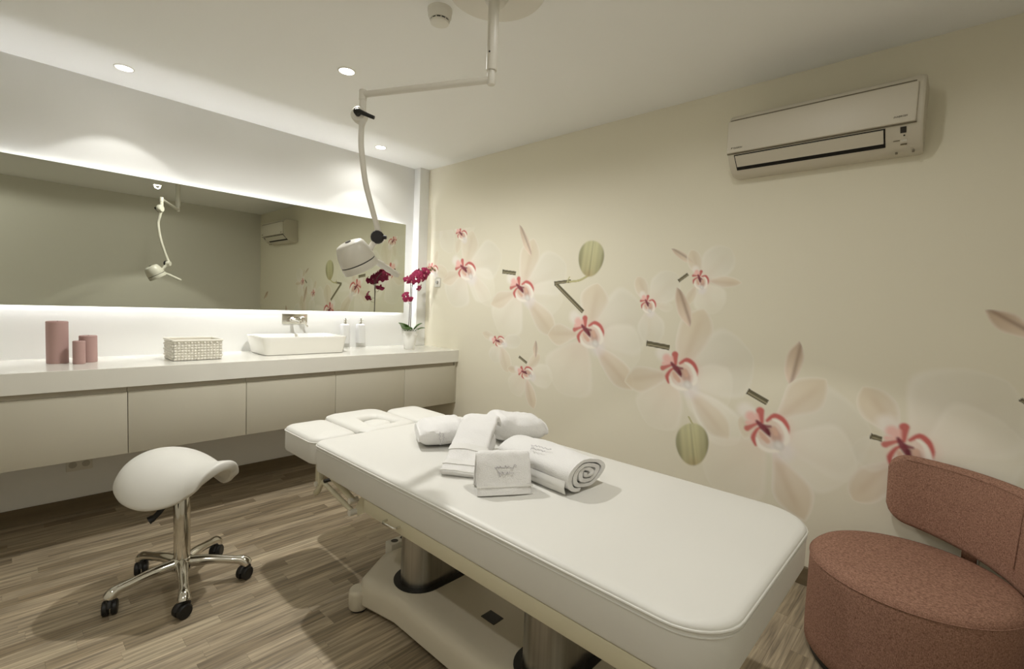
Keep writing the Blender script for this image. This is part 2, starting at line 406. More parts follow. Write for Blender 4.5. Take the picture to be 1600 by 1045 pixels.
# wall tap
t = thing('wall_tap', 'chrome wall-mounted basin mixer tap on a rectangular plate', 'tap', (1.595, 3.82, 1.15))
obj('wall_plate', B(1.498, 1.693, 3.817, YW, 1.147, 1.226, .002, 2), M['chrome'], t)
bm = L([(.019, 0), (.019, .02), (.015, .024), (.0125, .03), (.0125, .17), (.0105, .175), (.007, .174), (0, .168)], 24, (1.563, 3.818, 1.186), (.02, -1, -.06)); obj('spout', bm, M['chrome'], t)
obj('mixer_body', L([(.026, 0), (.026, .006), (.022, .008), (.022, .045), (.019, .05), (0, .051)], 28, (1.640, 3.818, 1.186), (0, -1, 0)), M['chrome'], t)
obj('lever', T([(1.640, 3.775, 1.186), (1.652, 3.772, 1.165), (1.672, 3.765, 1.128)], [.009, .0075, .0065], 12), M['chrome'], t)

# soap dispensers
for x, lab in ((1.998, 'clear wall-mounted soap dispenser with chrome pump, nearer the basin'), (2.141, 'clear wall-mounted soap dispenser with chrome pump, nearer the orchid')):
    t = thing('soap_dispenser', lab, 'dispenser', (x, 3.80, .985), 'soap dispensers on the wall')
    obj('bottle', slab(bmesh.new(), x-.031, x+.031, 3.752, 3.812, .010, [(.004, .985), (0, .989), (0, 1.140), (.008, 1.148), (.018, 1.151)], 4), M['glass'], t)
    obj('soap', slab(bmesh.new(), x-.026, x+.026, 3.757, 3.807, .008, [(.003, .990), (0, .993), (0, 1.085), (.002, 1.086)], 4), M['soap'], t)
    obj('wall_bracket', B(x-.02, x+.02, 3.8125, YW, 1.01, 1.12, .002, 1), M['chrome'], t)
    obj('pump', L([(.013, 1.151), (.013, 1.165), (.011, 1.167), (.011, 1.196), (.009, 1.199), (0, 1.199)], 20, (x, 3.782, 0)), M['chrome'], t)
    obj('nozzle', T([(x, 3.782, 1.188), (x, 3.755, 1.188), (x, 3.742, 1.183)], .0045, 10), M['chrome'], t)

# potted orchid
OX, OY = 2.448, 3.49
t = thing('potted_orchid', 'magenta orchid in a white lace-rimmed pot at the right end of the counter', 'plant', (OX, OY, ZT))
obj('pot', L([(.044, ZT), (.047, ZT+.003), (.062, ZT+.118), (.065, ZT+.12), (.070, ZT+.160), (.067, ZT+.160), (.060, ZT+.120), (.056, ZT+.110)], 40, (OX, OY, 0)), M['pot'], t)
obj('potting_moss', L([(.058, ZT+.118), (.045, ZT+.128), (.02, ZT+.133), (0, ZT+.133)], 20, (OX, OY, 0)), M['moss'], t)
bm = bmesh.new()
for k in range(18):
    a = 2*PI*k/18
    for dr, z, rr in ((.0695, ZT+.166, .0085), (.0672, ZT+.136, .0062)):
        c = Vector((OX+dr*math.cos(a), OY+dr*math.sin(a), z)); d = Vector((math.cos(a), math.sin(a), .1)); x, yv, _ = frame_from(d)
        pts = [c+x*rr*math.cos(2*PI*j/10)+yv*rr*math.sin(2*PI*j/10) for j in range(10)]; tube(bm, pts+[pts[0]], .0022, 5)
obj('lace_rim', bm, M['pot'], t)
st = spline([(2.452, OY, 1.075), (2.455, OY, 1.25), (2.457, OY, 1.40), (2.460, OY, 1.50), (2.475, OY, 1.57), (2.53, OY, 1.625), (2.60, OY, 1.652), (2.68, OY-.01, 1.660)], 5)
obj('flower_stem', T(st, [.0035]*(len(st)-6)+[.002]*6, 8), M['stem'], t)
st = spline([(2.440, OY+.012, 1.075), (2.446, OY+.01, 1.25), (2.449, OY+.008, 1.40), (2.445, OY, 1.56)], 5)
obj('flower_stem', T(st, .003, 8), M['stem'], t)
def leaf(pts, wid, fold=.25):
    P = spline(pts, 4); n = len(P); bm = bmesh.new(); rows_ = []
    for i, p in enumerate(P):
        u = i/(n-1); d = (P[min(i+1, n-1)]-P[max(i-1, 0)]).normalized(); s = d.cross(Vector((0, 0, 1))); s = s.normalized() if s.length > .01 else Vector((0, 1, 0)); q = s.cross(d)
        h = wid*math.sin(PI*min(1, .08+.92*u)**.9)**.75+.001
        rows_.append([bm.verts.new(p+s*h*v+q*abs(v)*h*fold) for v in (-1, -.5, 0, .5, 1)])
    for a, b in zip(rows_, rows_[1:]):
        for j in range(4): bm.faces.new((a[j], a[j+1], b[j+1], b[j]))
    return bm
for pts, wd in (([(2.425, OY, 1.085), (2.37, OY-.03, 1.145), (2.30, OY-.05, 1.180)], .042), ([(2.43, OY-.01, 1.085), (2.385, OY-.06, 1.130), (2.335, OY-.10, 1.145)], .036),
                ([(2.465, OY, 1.085), (2.505, OY-.03, 1.145), (2.545, OY-.05, 1.175)], .042), ([(2.47, OY-.005, 1.085), (2.515, OY-.05, 1.125), (2.555, OY-.075, 1.135)], .038)):
    o = obj('leaf', leaf(pts, wd), M['leaf'], t); md = o.modifiers.new('thick', 'SOLIDIFY'); md.thickness = .002
def flower_bm(c, nrm, size, spin):
    x, yv, d = frame_from(nrm); c = Vector(c); bm = bmesh.new(); lipb = bmesh.new()
    def pt(a, b, h): return c+x*a+yv*b+d*h
    for ang, ln, wd in ((90, .95, .28), (210, .9, .26), (330, .9, .26), (15, 1.0, .50), (165, 1.0, .50)):
        a = math.radians(ang+spin); rowsv = []
        for i in range(7):
            u = i/6; r = size*ln*u; h = size*(.10*math.sin(PI*u)-.18*u*u)
            wv = size*wd*math.sin(PI*min(.97, .06+.94*u)**.85)**.6
            ring = []
            for v in (-1, -.5, 0, .5, 1):
                px = r*math.cos(a)-wv*v*math.sin(a); py = r*math.sin(a)+wv*v*math.cos(a)
                ring.append(bm.verts.new(pt(px, py, h-size*.10*v*v+(.004 if wd > .4 else 0))))
            rowsv.append(ring)
        for p, q in zip(rowsv, rowsv[1:]):
            for j in range(4): bm.faces.new((p[j], p[j+1], q[j+1], q[j]))
    a = math.radians(spin-90)
    tube(lipb, [pt(0, 0, .002), pt(size*.15*math.cos(a), size*.15*math.sin(a), size*.22), pt(size*.34*math.cos(a), size*.34*math.sin(a), size*.16)], [size*.08, size*.12, size*.04], 8)
    tube(lipb, [pt(0, 0, 0), pt(-size*.05*math.cos(a), -size*.05*math.sin(a), size*.16)], [size*.09, size*.06], 8)
    return bm, lipb
FLO = [((2.400, OY-.03, 1.375), (-.35, -.75, -.45), .0447, 8), ((2.385, OY-.01, 1.415), (-.75, -.4, .3), .0344, 30), ((2.420, OY-.04, 1.535), (-.25, -.9, .1), .0447, -5), ((2.470, OY-.02, 1.530), (.3, -.8, .2), .0310, 20),
       ((2.520, OY-.02, 1.475), (.4, -.7, -.5), .0413, -15), ((2.490, OY-.03, 1.600), (-.5, -.8, .1), .0447, 12), ((2.540, OY-.05, 1.595), (0, -.9, .25), .0499, -10), ((2.570, OY-.03, 1.568), (.35, -.8, -.2), .0447, 25), ((2.600, OY-.02, 1.625), (.3, -.8, .3), .0396, 0), ((2.545, OY+.04, 1.615), (.2, .8, .2), .0430, 0)]
FLO += [((2.455, OY-.045, 1.575), (-.4, -.85, .2), .046, 15), ((2.560, OY-.06, 1.63), (-.1, -.9, .3), .044, -20), ((2.505, OY-.055, 1.555), (.1, -.95, -.1), .044, 40), ((2.385, OY-.03, 1.545), (-.7, -.7, .1), .036, 0)]
for c, n, s, sp in FLO:
    b1, b2 = flower_bm(c, n, s*1.08, sp)
    f = obj('blossom', b1, M['petal'], t); md = f.modifiers.new('thick', 'SOLIDIFY'); md.thickness = .0012
    obj('lip', b2, M['lip'], f)
bm = bmesh.new()
for c in FLO[:5]:
    a = Vector(c[0]); tube(bm, [(2.456, OY, a.z-.035), ((2.456+a.x)/2, OY-.005, a.z-.035), a-Vector(c[1]).normalized()*-.004*-1], .0014, 6)
obj('flower_stalks', bm, M['stem'], t)
for c in ((2.645, OY-.01, 1.648), (2.668, OY, 1.668), (2.690, OY-.01, 1.652), (2.628, OY-.01, 1.63)):
    obj('bud', L([(0, -.013), (.006, -.008), (.009, 0), (.006, .009), (0, .014)], 12, c, (.5, -.4, -.6)), M['bud'], t)
# ------------------------------------------------------------------ massage table
t = thing('massage_table', 'white upholstered electric massage table holding the towels', 'massage table', (1.395, 1.2, 0))
bx0, bx1 = .965, 1.825
def cushion(x0, x1, y0, y1, rad, zb, zt, edge=.022, crown=.006, seg=8, i1=.09, i2=.15):
    return slab(bmesh.new(), x0, x1, y0, y1, rad, [(.012, zb), (.004, zb+.004), (0, zb+.014), (0, zt-edge), (.001, zt-edge+.004), (edge*.25, zt-edge*.45), (edge*.8, zt-edge*.12), (edge*1.8, zt), (i1, zt+crown*.7), (i2, zt+crown)], seg)
def piping(x0, x1, y0, y1, rad, z, r=.0035):
    p = [(x, y, z) for x, y in rrect(x0-.0005, x1+.0005, y0-.0005, y1+.0005, rad, 8)]; p.append(p[0]); return T(p, r, 8)
RC = [.13, .15, .07, .055]
mt_ = obj('mattress', cushion(bx0, bx1, .295, 2.105, RC, .578, .712, .013, .004, 10), M['vinyl'], t)
obj('piping', piping(bx0, bx1, .295, 2.105, RC, .697), M['vinyl'], mt_); obj('piping', piping(bx0, bx1, .295, 2.105, RC, .684, .0022), M['vinyl'], mt_)
for (x0, x1, y0, y1), nm in (((.985, 1.218, 2.135, 2.505), 'left'), ((1.578, 1.812, 2.135, 2.505), 'right')):
    ar = obj('armrest', cushion(x0, x1, y0, y1, .06, .578, .706, .024, .004, 8, .06, .10), M['vinyl'], t); obj('piping', piping(x0, x1, y0, y1, .06, .683, .003), M['vinyl'], ar)
# headrest: ring-shaped cushion with a face hole and its plug
def headrest():
    bm = bmesh.new(); outer = rrect(1.228, 1.568, 2.118, 2.585, .07, 10); n = len(outer); cx, cy = 1.405, 2.29
    def ang(p): return math.atan2(p[1]-cy, p[0]-cx)
    hole = lambda a, g=0: (cx+(.088+g)*math.cos(a), cy+(.105+g)*math.sin(a))
    loops = []
    for ins, z in ((.012, .588), (0, .600), (0, .682), (.006, .697), (.02, .705), (.045, .709)):
        loops.append([(x+(cx-x)*ins/.2, y+(cy-y)*ins/.25, z) for x, y in outer])
    for g, z in ((.035, .711), (.018, .708), (.005, .698), (0, .684), (0, .588)):
        loops.append([hole(ang(p), g)+(z,) for p in outer])
    V = [[bm.verts.new(v) for v in lp] for lp in loops]
    for a, b in zip(V, V[1:]): ring_faces(bm, a, b)
    ring_faces(bm, V[-1], V[0])
    return bm
hd = obj('headrest', headrest(), M['vinyl'], t)
obj('face_hole_plug', L([(.072, 0), (.080, .01), (.080, .082), (.070, .096), (.045, .104), (.02, .106), (0, .106)], 32, (1.405, 2.29, .596)), M['vinyl'], t)
obj('bed_frame', B(.970, 1.820, .40, 1.66, .525, .5785, .004, 2), M['bed_paint'], t)
obj('frame_spine', B(1.22, 1.57, 1.66, 2.12, .535, .577, .004, 2), M['bed_paint'], t)
obj('headrest_support', B(1.33, 1.46, 2.10, 2.50, .555, .595, .004, 1), M['bed_paint'], t)
# side latch
bm = T([(.972, 1.492, .552), (.952, 1.492, .550), (.948, 1.486, .549), (.948, 1.416, .551), (.952, 1.410, .552), (.972, 1.410, .554)], .0048, 8); obj('frame_handle', bm, M['chrome'], t)
# columns
def stad(x0, x1, y0, y1, z0, z1): return slab(bmesh.new(), x0, x1, y0, y1, min(x1-x0, y1-y0)*.49, [(0, z0), (0, z1)], 10)
for y0, y1 in ((1.565, 1.735), (.85, 1.02)):
    cl = obj('lifting_column', stad(1.165, 1.625, y0, y1, .150, .5255), M['steel'], t)
    obj('recess_shade_plate', stad(1.135, 1.655, y0-.03, y1+.03, .149, .1535), M['black'], t)  # flat black plate stands in for the shaded hollow round the column
# base
poly = [(1.092, .60), (1.698, .60), (1.700, .70), (1.700, 1.62), (1.735, 1.80), (1.71, 1.86), (1.54, 1.968), (1.25, 1.968), (1.08, 1.86), (1.055, 1.80), (1.090, 1.62), (1.090, .70)]
obj('base_cover', poly_loft(bmesh.new(), poly, [(.012, .028), (0, .042), (.002, .105), (.010, .128), (.026, .142), (.05, .149), (.08, .150)]), M['bed_plastic'], t)
for x, y in ((1.062, 1.842), (1.728, 1.842), (1.080, .64), (1.710, .64)):
    fo = obj('base_foot', L([(.038, .012), (.041, .016), (.042, .078), (.040, .090), (.033, .099), (.015, .103), (0, .103)], 28, (x, y, 0)), M['bed_plastic'], t)
    obj('rubber_pad', L([(.030, 0), (.032, .003), (.032, .0125)], 24, (x, y, 0)), M['black'], fo)
    obj('foot_bracket', B(min(x, 1.395+(x-1.395)*.88), max(x, 1.395+(x-1.395)*.88), y-.03, y+.03, .035, .075, .01, 2), M['bed_plastic'], fo)
ds = obj('control_window', B(1.262, 1.318, 1.205, 1.278, .149, .1525, .002, 1), M['dark_grey'], t); tag(ds, 'small dark window in the base cover')
obj('window_pane', B(1.268, 1.312, 1.211, 1.272, .1525, .1532), M['black'], ds, False)
# adjusting linkage under the head end
for sx in (1.03, 1.76):
    s = 1 if sx < 1.4 else -1
    lk = obj('linkage_arm', T([(sx, 2.13, .500), (sx, 1.845, .446)], .011, 10), M['bed_paint'], t)
    obj('pivot_bolt', T([(sx-.02*s, 1.846, .447), (sx+.02*s, 1.846, .447)], .013, 12), M['white_metal'], lk)
    l2 = obj('linkage_arm', T([(sx, 2.04, .545), (sx, 1.845, .498)], .013, 10), M['bed_paint'], t)
    obj('pivot_bolt', T([(sx-.02*s, 1.848, .499), (sx+.02*s, 1.848, .499)], .012, 12), M['white_metal'], l2)
    bm = bmesh.new(); a = [(1.764, .578), (1.705, .578), (1.735, .49), (1.83, .432), (1.86, .45), (1.80, .53)]
    for q in (sx-.004, sx+.004): pass
    lo = [bm.verts.new((sx+.012*s, y, z)) for y, z in a]; hi = [bm.verts.new((sx+.018*s, y, z)) for y, z in a]; ring_faces(bm, lo, hi); bm.faces.new(lo); bm.faces.new(hi)
    obj('linkage_plate', bm, M['bed_paint'], t, False)
    br = obj('armrest_bracket', B(sx-.014, sx+.014, 2.145, 2.185, .470, .580, .006, 2), M['bed_paint'], t)
    obj('pivot_bolt', T([(sx-.022, 2.165, .482), (sx+.022, 2.165, .482)], .012, 12), M['white_metal'], br)
obj('release_lever', T(spline([(1.035, 2.10, .515), (1.03, 2.135, .488), (1.028, 2.165, .455), (1.026, 2.195, .424)], 4), [.007]*4+[.010]*4+[.014]*4+[.012], 12), M['bed_paint'], t)
obj('cross_rod', T([(1.02, 2.10, .512), (1.77, 2.10, .512)], .008, 10), M['dark_grey'], t)

# socket block behind the base
t = thing('power_strip', 'white multi-socket power strip on the floor behind the massage table base', 'power strip', (1.50, 2.06, 0))
pb = obj('housing', B(1.350, 1.66, 2.03, 2.09, 0, .118, .006, 2), M['white_plastic'], t)
for x in (1.387, 1.443, 1.499, 1.555, 1.611):
    so = obj('socket', L([(.0225, .118), (.0225, .1192), (.0195, .1192), (.0192, .1182), (0, .1182)], 24, (x, 2.060, 0)), M['white_plastic'], t)
    obj('socket_well', L([(.0185, .1183), (.0185, .1187), (0, .1187)], 24, (x, 2.060, 0)), M['dark_grey'], so)

# ------------------------------------------------------------------ towels
BZ = .7165
def puff(name, path, wid, hei, parent, ex=2.6, amp=.006, seed=0, mat_='towel', endr=.03, nseg=28, n=28):
    P = [Vector(p) for p in path]; bm = bmesh.new(); rings = []
    tot = sum((b-a).length for a, b in zip(P, P[1:])); 
    def at(s):
        for a, b in zip(P, P[1:]):
            l = (b-a).length
            if s <= l or b is P[-1]: return a.lerp(b, min(1, s/l)), (b-a).normalized()
            s -= l
    for i in range(nseg+1):
        u = i/nseg; s = tot*u; p, d = at(s); sd = Vector((-d.y, d.x, 0)).normalized()
        e = min(s, tot-s); k = 1 if e >= endr else max(.55, math.sqrt(max(0, 1-((endr-e)/endr)**2)))
        W = (wid[0]+(wid[1]-wid[0])*u)/2*(.85+.15*k); H = (hei[0]+(hei[1]-hei[0])*u)
        ring = []
        for j in range(n):
            a = 2*PI*j/n; c, si = math.cos(a), math.sin(a)
            q = sd*(W*math.copysign(abs(c)**(2/ex), c)); z = H*.5*(1+k*math.copysign(abs(si)**(2/ex), si))
            v = p+q; nz = noise.noise(Vector((v.x*14+seed, v.y*14, z*18)))*amp+noise.noise(Vector((v.x*45+seed, v.y*45, z*40)))*amp*.35
            z2 = max(.001, z+nz*(1 if si > -.3 else 0)); v = v+sd*(nz*.8*(1 if c > 0 else -1))
            ring.append(bm.verts.new((v.x, v.y, p.z+z2)))
        rings.append(ring)
    for a, b in zip(rings, rings[1:]): ring_faces(bm, a, b)
    bm.faces.new(rings[0][::-1]); bm.faces.new(rings[-1])
    return obj(name, bm, M[mat_], parent)
def sheet(prof, width_vec, origin, up_dir, thick, seed=0, nw=22, amp=.004, wob=.012, mat_='towel', name='terry', parent=None, s0=0., s1=1., lift=0.):
    """profile [(s along up_dir, z)] swept over width_vec; solid cloth thickness"""
    Q = spline([(a, b, 0) for a, b in prof], 6); k0, k1 = int(s0*(len(Q)-1)), int(s1*(len(Q)-1)); Q = Q[k0:k1+1]
    o, wv, ud = Vector(origin), Vector(width_vec), Vector(up_dir); bm = bmesh.new(); top = []; bot = []
    for i, q in enumerate(Q):
        tq = (Q[min(i+1, len(Q)-1)]-Q[max(i-1, 0)]).normalized(); nx, nz = -tq.y, tq.x
        tr, br = [], []
        for j in range(nw+1):
            v = j/nw; base = o+wv*(v+.05*(v-.5)*noise.noise(Vector((q.x*30, seed, v*2))))+ud*q.x; n1 = noise.noise(Vector((base.x*12+seed, base.y*12, q.y*12)))*amp+noise.noise(Vector((base.x*40+seed, base.y*40, q.y*40)))*amp*.3
            n1 += -wob*(abs(2*v-1)**6)*.5
            for lst, tk in ((tr, thick+lift), (br, lift)):
                p = base+ud*(nx*(n1+tk)); lst.append(bm.verts.new((p.x, p.y, max(BZ+.001, o.z+q.y+nz*(n1+tk)))))
        top.append(tr); bot.append(br)
    for a, b in zip(top, top[1:]):
        for j in range(nw): bm.faces.new((a[j], a[j+1], b[j+1], b[j]))
    for a, b in zip(bot, bot[1:]):
        for j in range(nw): bm.faces.new((a[j+1], a[j], b[j], b[j+1]))
    for i in range(len(top)-1):
        bm.faces.new((top[i][0], top[i+1][0], bot[i+1][0], bot[i][0])); bm.faces.new((top[i+1][-1], top[i][-1], bot[i][-1], bot[i+1][-1]))
    for j in range(nw):
        bm.faces.new((top[0][j+1], top[0][j], bot[0][j], bot[0][j+1])); bm.faces.new((top[-1][j], top[-1][j+1], bot[-1][j+1], bot[-1][j]))
    o2 = obj(name, bm, M[mat_], parent)
    return subsurf(o2, 1) if name.startswith('terry') else o2
def stitches(parent, o, ex, ey, seed, n=2, L_=.07, hgt=.010):
    """two rows of small looping embroidery strokes on the surface frame o, ex, ey"""
    rr = random.Random(seed); bm = bmesh.new(); o, ex, ey = Vector(o), Vector(ex), Vector(ey); nz = ex.cross(ey).normalized()
    for r in range(n):
        x = 0; ln = L_*(1 if r == 0 else .7)
        pts = []
        while x < ln:
            pts.append(o+ex*(x+(L_-ln)*.5)+ey*(-r*hgt*1.7+hgt*(rr.random()-.3))+nz*.0012); x += rr.uniform(.003, .006)
        tube(bm, spline(pts, 3), .0011, 5)
    tube(bm, spline([o+ex*(-.005)+ey*.002+nz*.001, o+ex*.008-ey*.012+nz*.001, o+ex*.014-ey*.03+nz*.001], 4), .001, 5)
    return tag(obj('embroidery', bm, M['thread'], parent), 'pale grey embroidered lettering')
# A: flattened roll at the left of the pile
t = thing('bath_towel', 'white rolled bath towel at the left end of the towel pile, nearest the headrest', 'towel', (1.42, 1.70, BZ))
puff('terry', [(1.305, 1.785, BZ), (1.49, 1.675, BZ)], (.26, .24), (.092, .120), t, seed=3, amp=.010, endr=.05)
stitches(t, (1.306, 1.612, BZ+.030), Vector((.08, .22, .97)).normalized(), (-.86, .5, 0), 31, 2, .055, .010)
# B: thicker roll behind
t = thing('bath_towel', 'white puffy rolled bath towel at the back of the pile, nearest the mural wall', 'towel', (1.70, 1.60, BZ))
puff('terry', [(1.60, 1.615, BZ), (1.835, 1.475, BZ)], (.22, .20), (.140, .105), t, seed=11, amp=.010, endr=.06)
# C: towel draped over the rolls
t = thing('hand_towel', 'white hand towel draped over the pile with banded hem hanging to the left front', 'towel', (1.25, 1.35, BZ))
WV, UD = Vector((.085, -.128, 0)), Vector((.83, .56, 0))
PC = [(0, .0), (.03, .020), (.10, .056), (.18, .094), (.26, .126), (.32, .138), (.37, .132), (.41, .100)]
sheet(PC, WV, (1.122, 1.378, BZ), UD, .023, 5, parent=t, amp=.009, wob=.02)
for q0, q1 in ((.05, .09), (.16, .20), (.30, .34)): sheet(PC, WV*1.02, (1.122, 1.378, BZ), UD, .0035, 5, mat_='towel_band', name='hem_ridge', parent=t, s0=q0, s1=q1, lift=.0225, amp=.009, wob=.02)
puff('terry_fold', [(1.225, 1.350, BZ), (1.45, 1.505, BZ)], (.12, .14), (.030, .112), t, seed=8, endr=.02)
stitches(t, (1.275, 1.455, BZ+.106), Vector((.40, .27, .20)).normalized()*1.0, Vector((-.44, .9, 0)), 4, 2, .09, .012)
# D: spiral roll in front
t = thing('bath_towel', 'white rolled bath towel with its spiral end facing right', 'towel', (1.42, 1.15, BZ))
def spiral_roll(x0, x1, y0, y1, h, turns=3.3, thick=.0165, seed=0):
    bm = bmesh.new(); cx = (x0+x1)/2; A, Hh = (x1-x0)/2, h/2; N = int(turns*30); prof = []
    for i in range(N+1):
        th = 2*PI*turns*i/N; f = .16+.84*i/N; a = th-2*PI*turns-.62*PI
        r = f; prof.append((cx+A*r*math.cos(a)*(1+.05*math.sin(3*a+1)), BZ+Hh+Hh*r*math.sin(a)*(1+.04*math.sin(2*a)), a))
    ny = 16; G = {}
    for i, (x, z, a) in enumerate(prof):
        for s in (0, 1):
            for j in range(ny+1):
                y = y0+(y1-y0)*j/ny; k = 1-s*thick/((A+Hh)/2)/max(.18, (.16+.84*i/N))
                nn = noise.noise(Vector((x*13+seed, y*13, z*13)))*.008+noise.noise(Vector((x*50, y*50+seed, z*50)))*.0015
                xx = cx+(x-cx)*k+nn; zz = BZ+Hh+(z-BZ-Hh)*k+nn
                yy = y+noise.noise(Vector((i*.15, seed, j)))*.006*(1 if j in (0, ny) else 0)
                G[i, s, j] = bm.verts.new((xx, yy, max(BZ+.0005, zz)))
    for i in range(N):
        for j in range(ny):
            bm.faces.new((G[i, 0, j], G[i+1, 0, j], G[i+1, 0, j+1], G[i, 0, j+1])); bm.faces.new((G[i, 1, j+1], G[i+1, 1, j+1], G[i+1, 1, j], G[i, 1, j]))
        for j in (0, ny): bm.faces.new((G[i, 0, j], G[i, 1, j], G[i+1, 1, j], G[i+1, 0, j]))
    for i in (0, N):
        for j in range(ny): bm.faces.new((G[i, 0, j], G[i, 0, j+1], G[i, 1, j+1], G[i, 1, j]))
    return bm
rl = obj('terry', spiral_roll(-.115, .115, -.20, .165, .122, seed=2), M['towel'], t)
rl.location = (1.435-1.42, 1.125-1.15, 0); rl.rotation_euler = (0, 0, math.radians(-4)); rl.location.z = -BZ
for v in rl.data.vertices: pass
fb = sheet([(0, .004), (-.012, .028), (-.006, .052)], Vector((.03, .36, 0)), (1.318, .945, BZ), Vector((1, 0, 0)), -.004, 2, amp=.002, wob=.0, mat_='towel_band', name='woven_band', parent=t)
stitches(t, (1.375, 1.15, BZ+.118), (.12, -.98, .0), (.93, .1, .25), 9, 2, .085, .012)
# E: small folded towel leaning at the front
t = thing('face_towel', 'small white folded face towel standing at the front of the towel pile', 'towel', (1.18, 1.10, BZ))
WV = Vector((.158, -.108, 0)); UD = Vector((.56, .82, 0)).normalized()
PE = [(0, 0), (.010, .03), (.026, .075), (.046, .112), (.060, .124), (.074, .112), (.088, .06), (.098, .002)]
sheet(PE, WV, (1.090, 1.143, BZ), UD, .013, 21, amp=.009, wob=.020, parent=t)
for q0, q1 in ((.0, .035), (.13, .165)): sheet(PE, WV*1.02, (1.090, 1.143, BZ), UD, .0035, 21, amp=.009, wob=.020, mat_='towel_band', name='hem_ridge', parent=t, s0=q0, s1=q1, lift=.0128)
sheet([(.018, .002), (.030, .05), (.048, .095), (.060, .106), (.070, .09), (.082, .002)], WV*.94, (1.094, 1.139, BZ), UD, .008, 30, amp=.003, wob=.006, name='terry_fold', parent=t)
stitches(t, Vector((1.090, 1.143, BZ+.088))+WV*.34+UD*.018, WV.normalized(), (UD*.35+Vector((0, 0, .94))), 14, 2, .075, .012)
# ------------------------------------------------------------------ saddle stool
SX, SY = .565, 2.555
t = thing('saddle_stool', 'white saddle stool on a chrome five-star base with black castors', 'stool', (SX, SY, 0))
hd_ = math.radians(-60); ux, uy = Vector((math.cos(hd_), math.sin(hd_), 0)), Vector((-math.sin(hd_), math.cos(hd_), 0))
bm = bmesh.new(); G = []
NU, NV = 30, 20; LEN = .465
def interp(u, tab):
    X, V = [p[0] for p in tab], [p[1] for p in tab]; h = min(.07, u+.005, 1.005-u)
    return float(np.mean(np.interp(np.linspace(u-h, u+h, 15), X, V)))
Wt = [(0, .05), (.03, .105), (.08, .155), (.16, .195), (.27, .225), (.40, .238), (.56, .222), (.70, .182), (.82, .145), (.93, .135), (1, .120)]
Dt = [(0, .07), (.12, .115), (.33, .160), (.55, .170), (.72, .150), (.88, .115), (1, .100)]
St = [(0, .560), (.03, .595), (.10, .622), (.2, .632), (.32, .632), (.5, .615), (.68, .596), (.8, .594), (.92, .608), (1, .612)]
for i in range(NU+1):
    u = i/NU; row = []
    for j in range(NV+1):
        v = -1+2*j/NV; wv = interp(u, Wt); d = interp(u, Dt)
        tip = -.03*v*v if u > .8 else 0
        p = Vector((SX, SY, 0))+ux*((u-.505)*LEN+tip*(u-.8)*5)+uy*(wv*math.sin(v*1.35)/math.sin(1.35))
        row.append(bm.verts.new((p.x, p.y, interp(u, St)-d*abs(v)**2.0)))
    G.append(row)
for a, b in zip(G, G[1:]):
    for j in range(NV): bm.faces.new((a[j], b[j], b[j+1], a[j+1]))
seat = obj('saddle_seat', bm, M['vinyl'], t)
md = seat.modifiers.new('thick', 'SOLIDIFY'); md.thickness = .042; md.offset = -1 ; md.use_even_offset = False
subsurf(seat, 2)
obj('seat_plate', B(SX-.085, SX+.085, SY-.07, SY+.07, .515, .535, .006, 2), M['black'], t)
obj('gas_column', L([(.033, .095), (.033, .46), (.031, .465), (.0145, .466), (.0145, .517), (0, .517)], 32, (SX, SY, 0)), M['chrome'], t)
obj('height_lever', T(spline([(SX-.02, SY-.03, .500), (SX-.06, SY-.085, .465), (SX-.108, SY-.085, .400), (SX-.138, SY-.08, .378)], 4), [.007]*5+[.012]*5+[.016]*2+[.018], 10, sy=.5), M['black'], t)
obj('base_hub', L([(.036, .082), (.045, .086), (.046, .12), (.038, .134), (.033, .138), (0, .138)], 32, (SX, SY, 0)), M['chrome'], t)
for k in range(5):
    a = math.radians(187+72*k); d = Vector((math.cos(a), math.sin(a), 0)); c = Vector((SX, SY, 0)); n = Vector((-d.y, d.x, 0)); R = .262
    pts = spline([c+d*.03+Vector((0, 0, .112)), c+d*.12+Vector((0, 0, .110)), c+d*.20+Vector((0, 0, .098)), c+d*.25+Vector((0, 0, .088)), c+d*.270+Vector((0, 0, .066))], 4)
    lg = obj('base_leg', T(pts, [.026, .025, .024, .023, .021, .020, .019, .019, .019, .019, .020, .021, .023, .024, .025, .025, .024], 14), M['chrome'], t)
    cs = thing('castor', None, None, tuple(c+d*R)); cs.name = 'castor'
    bpy.data.objects.remove(cs)
    sw = random.uniform(0, PI); w_ = Vector((math.cos(sw), math.sin(sw), 0)); f = Vector((-w_.y, w_.x, 0)); cc = c+d*(R+.002)+f*.008
    ca = obj('castor', T([c+d*(R+.0)+Vector((0, 0, .066)), c+d*R+Vector((0, 0, .034))], [.012, .014], 12), M['black'], t)
    for s in (-1, 1):
        o_ = cc+w_*(s*.0150)+Vector((0, 0, .0305)); bm = L([(.010, -.011), (.026, -.011), (.0305, -.007), (.0305, .007), (.026, .011), (.008, .011)], 24, o_, tuple(w_)); obj('castor_wheel', bm, M['black'], ca)
    obj('castor_hood', T(spline([cc+f*.026+Vector((0, 0, .038)), cc+f*.014+Vector((0, 0, .057)), cc-f*.008+Vector((0, 0, .060)), cc-f*.027+Vector((0, 0, .046))], 4), .012, 10), M['black'], ca)

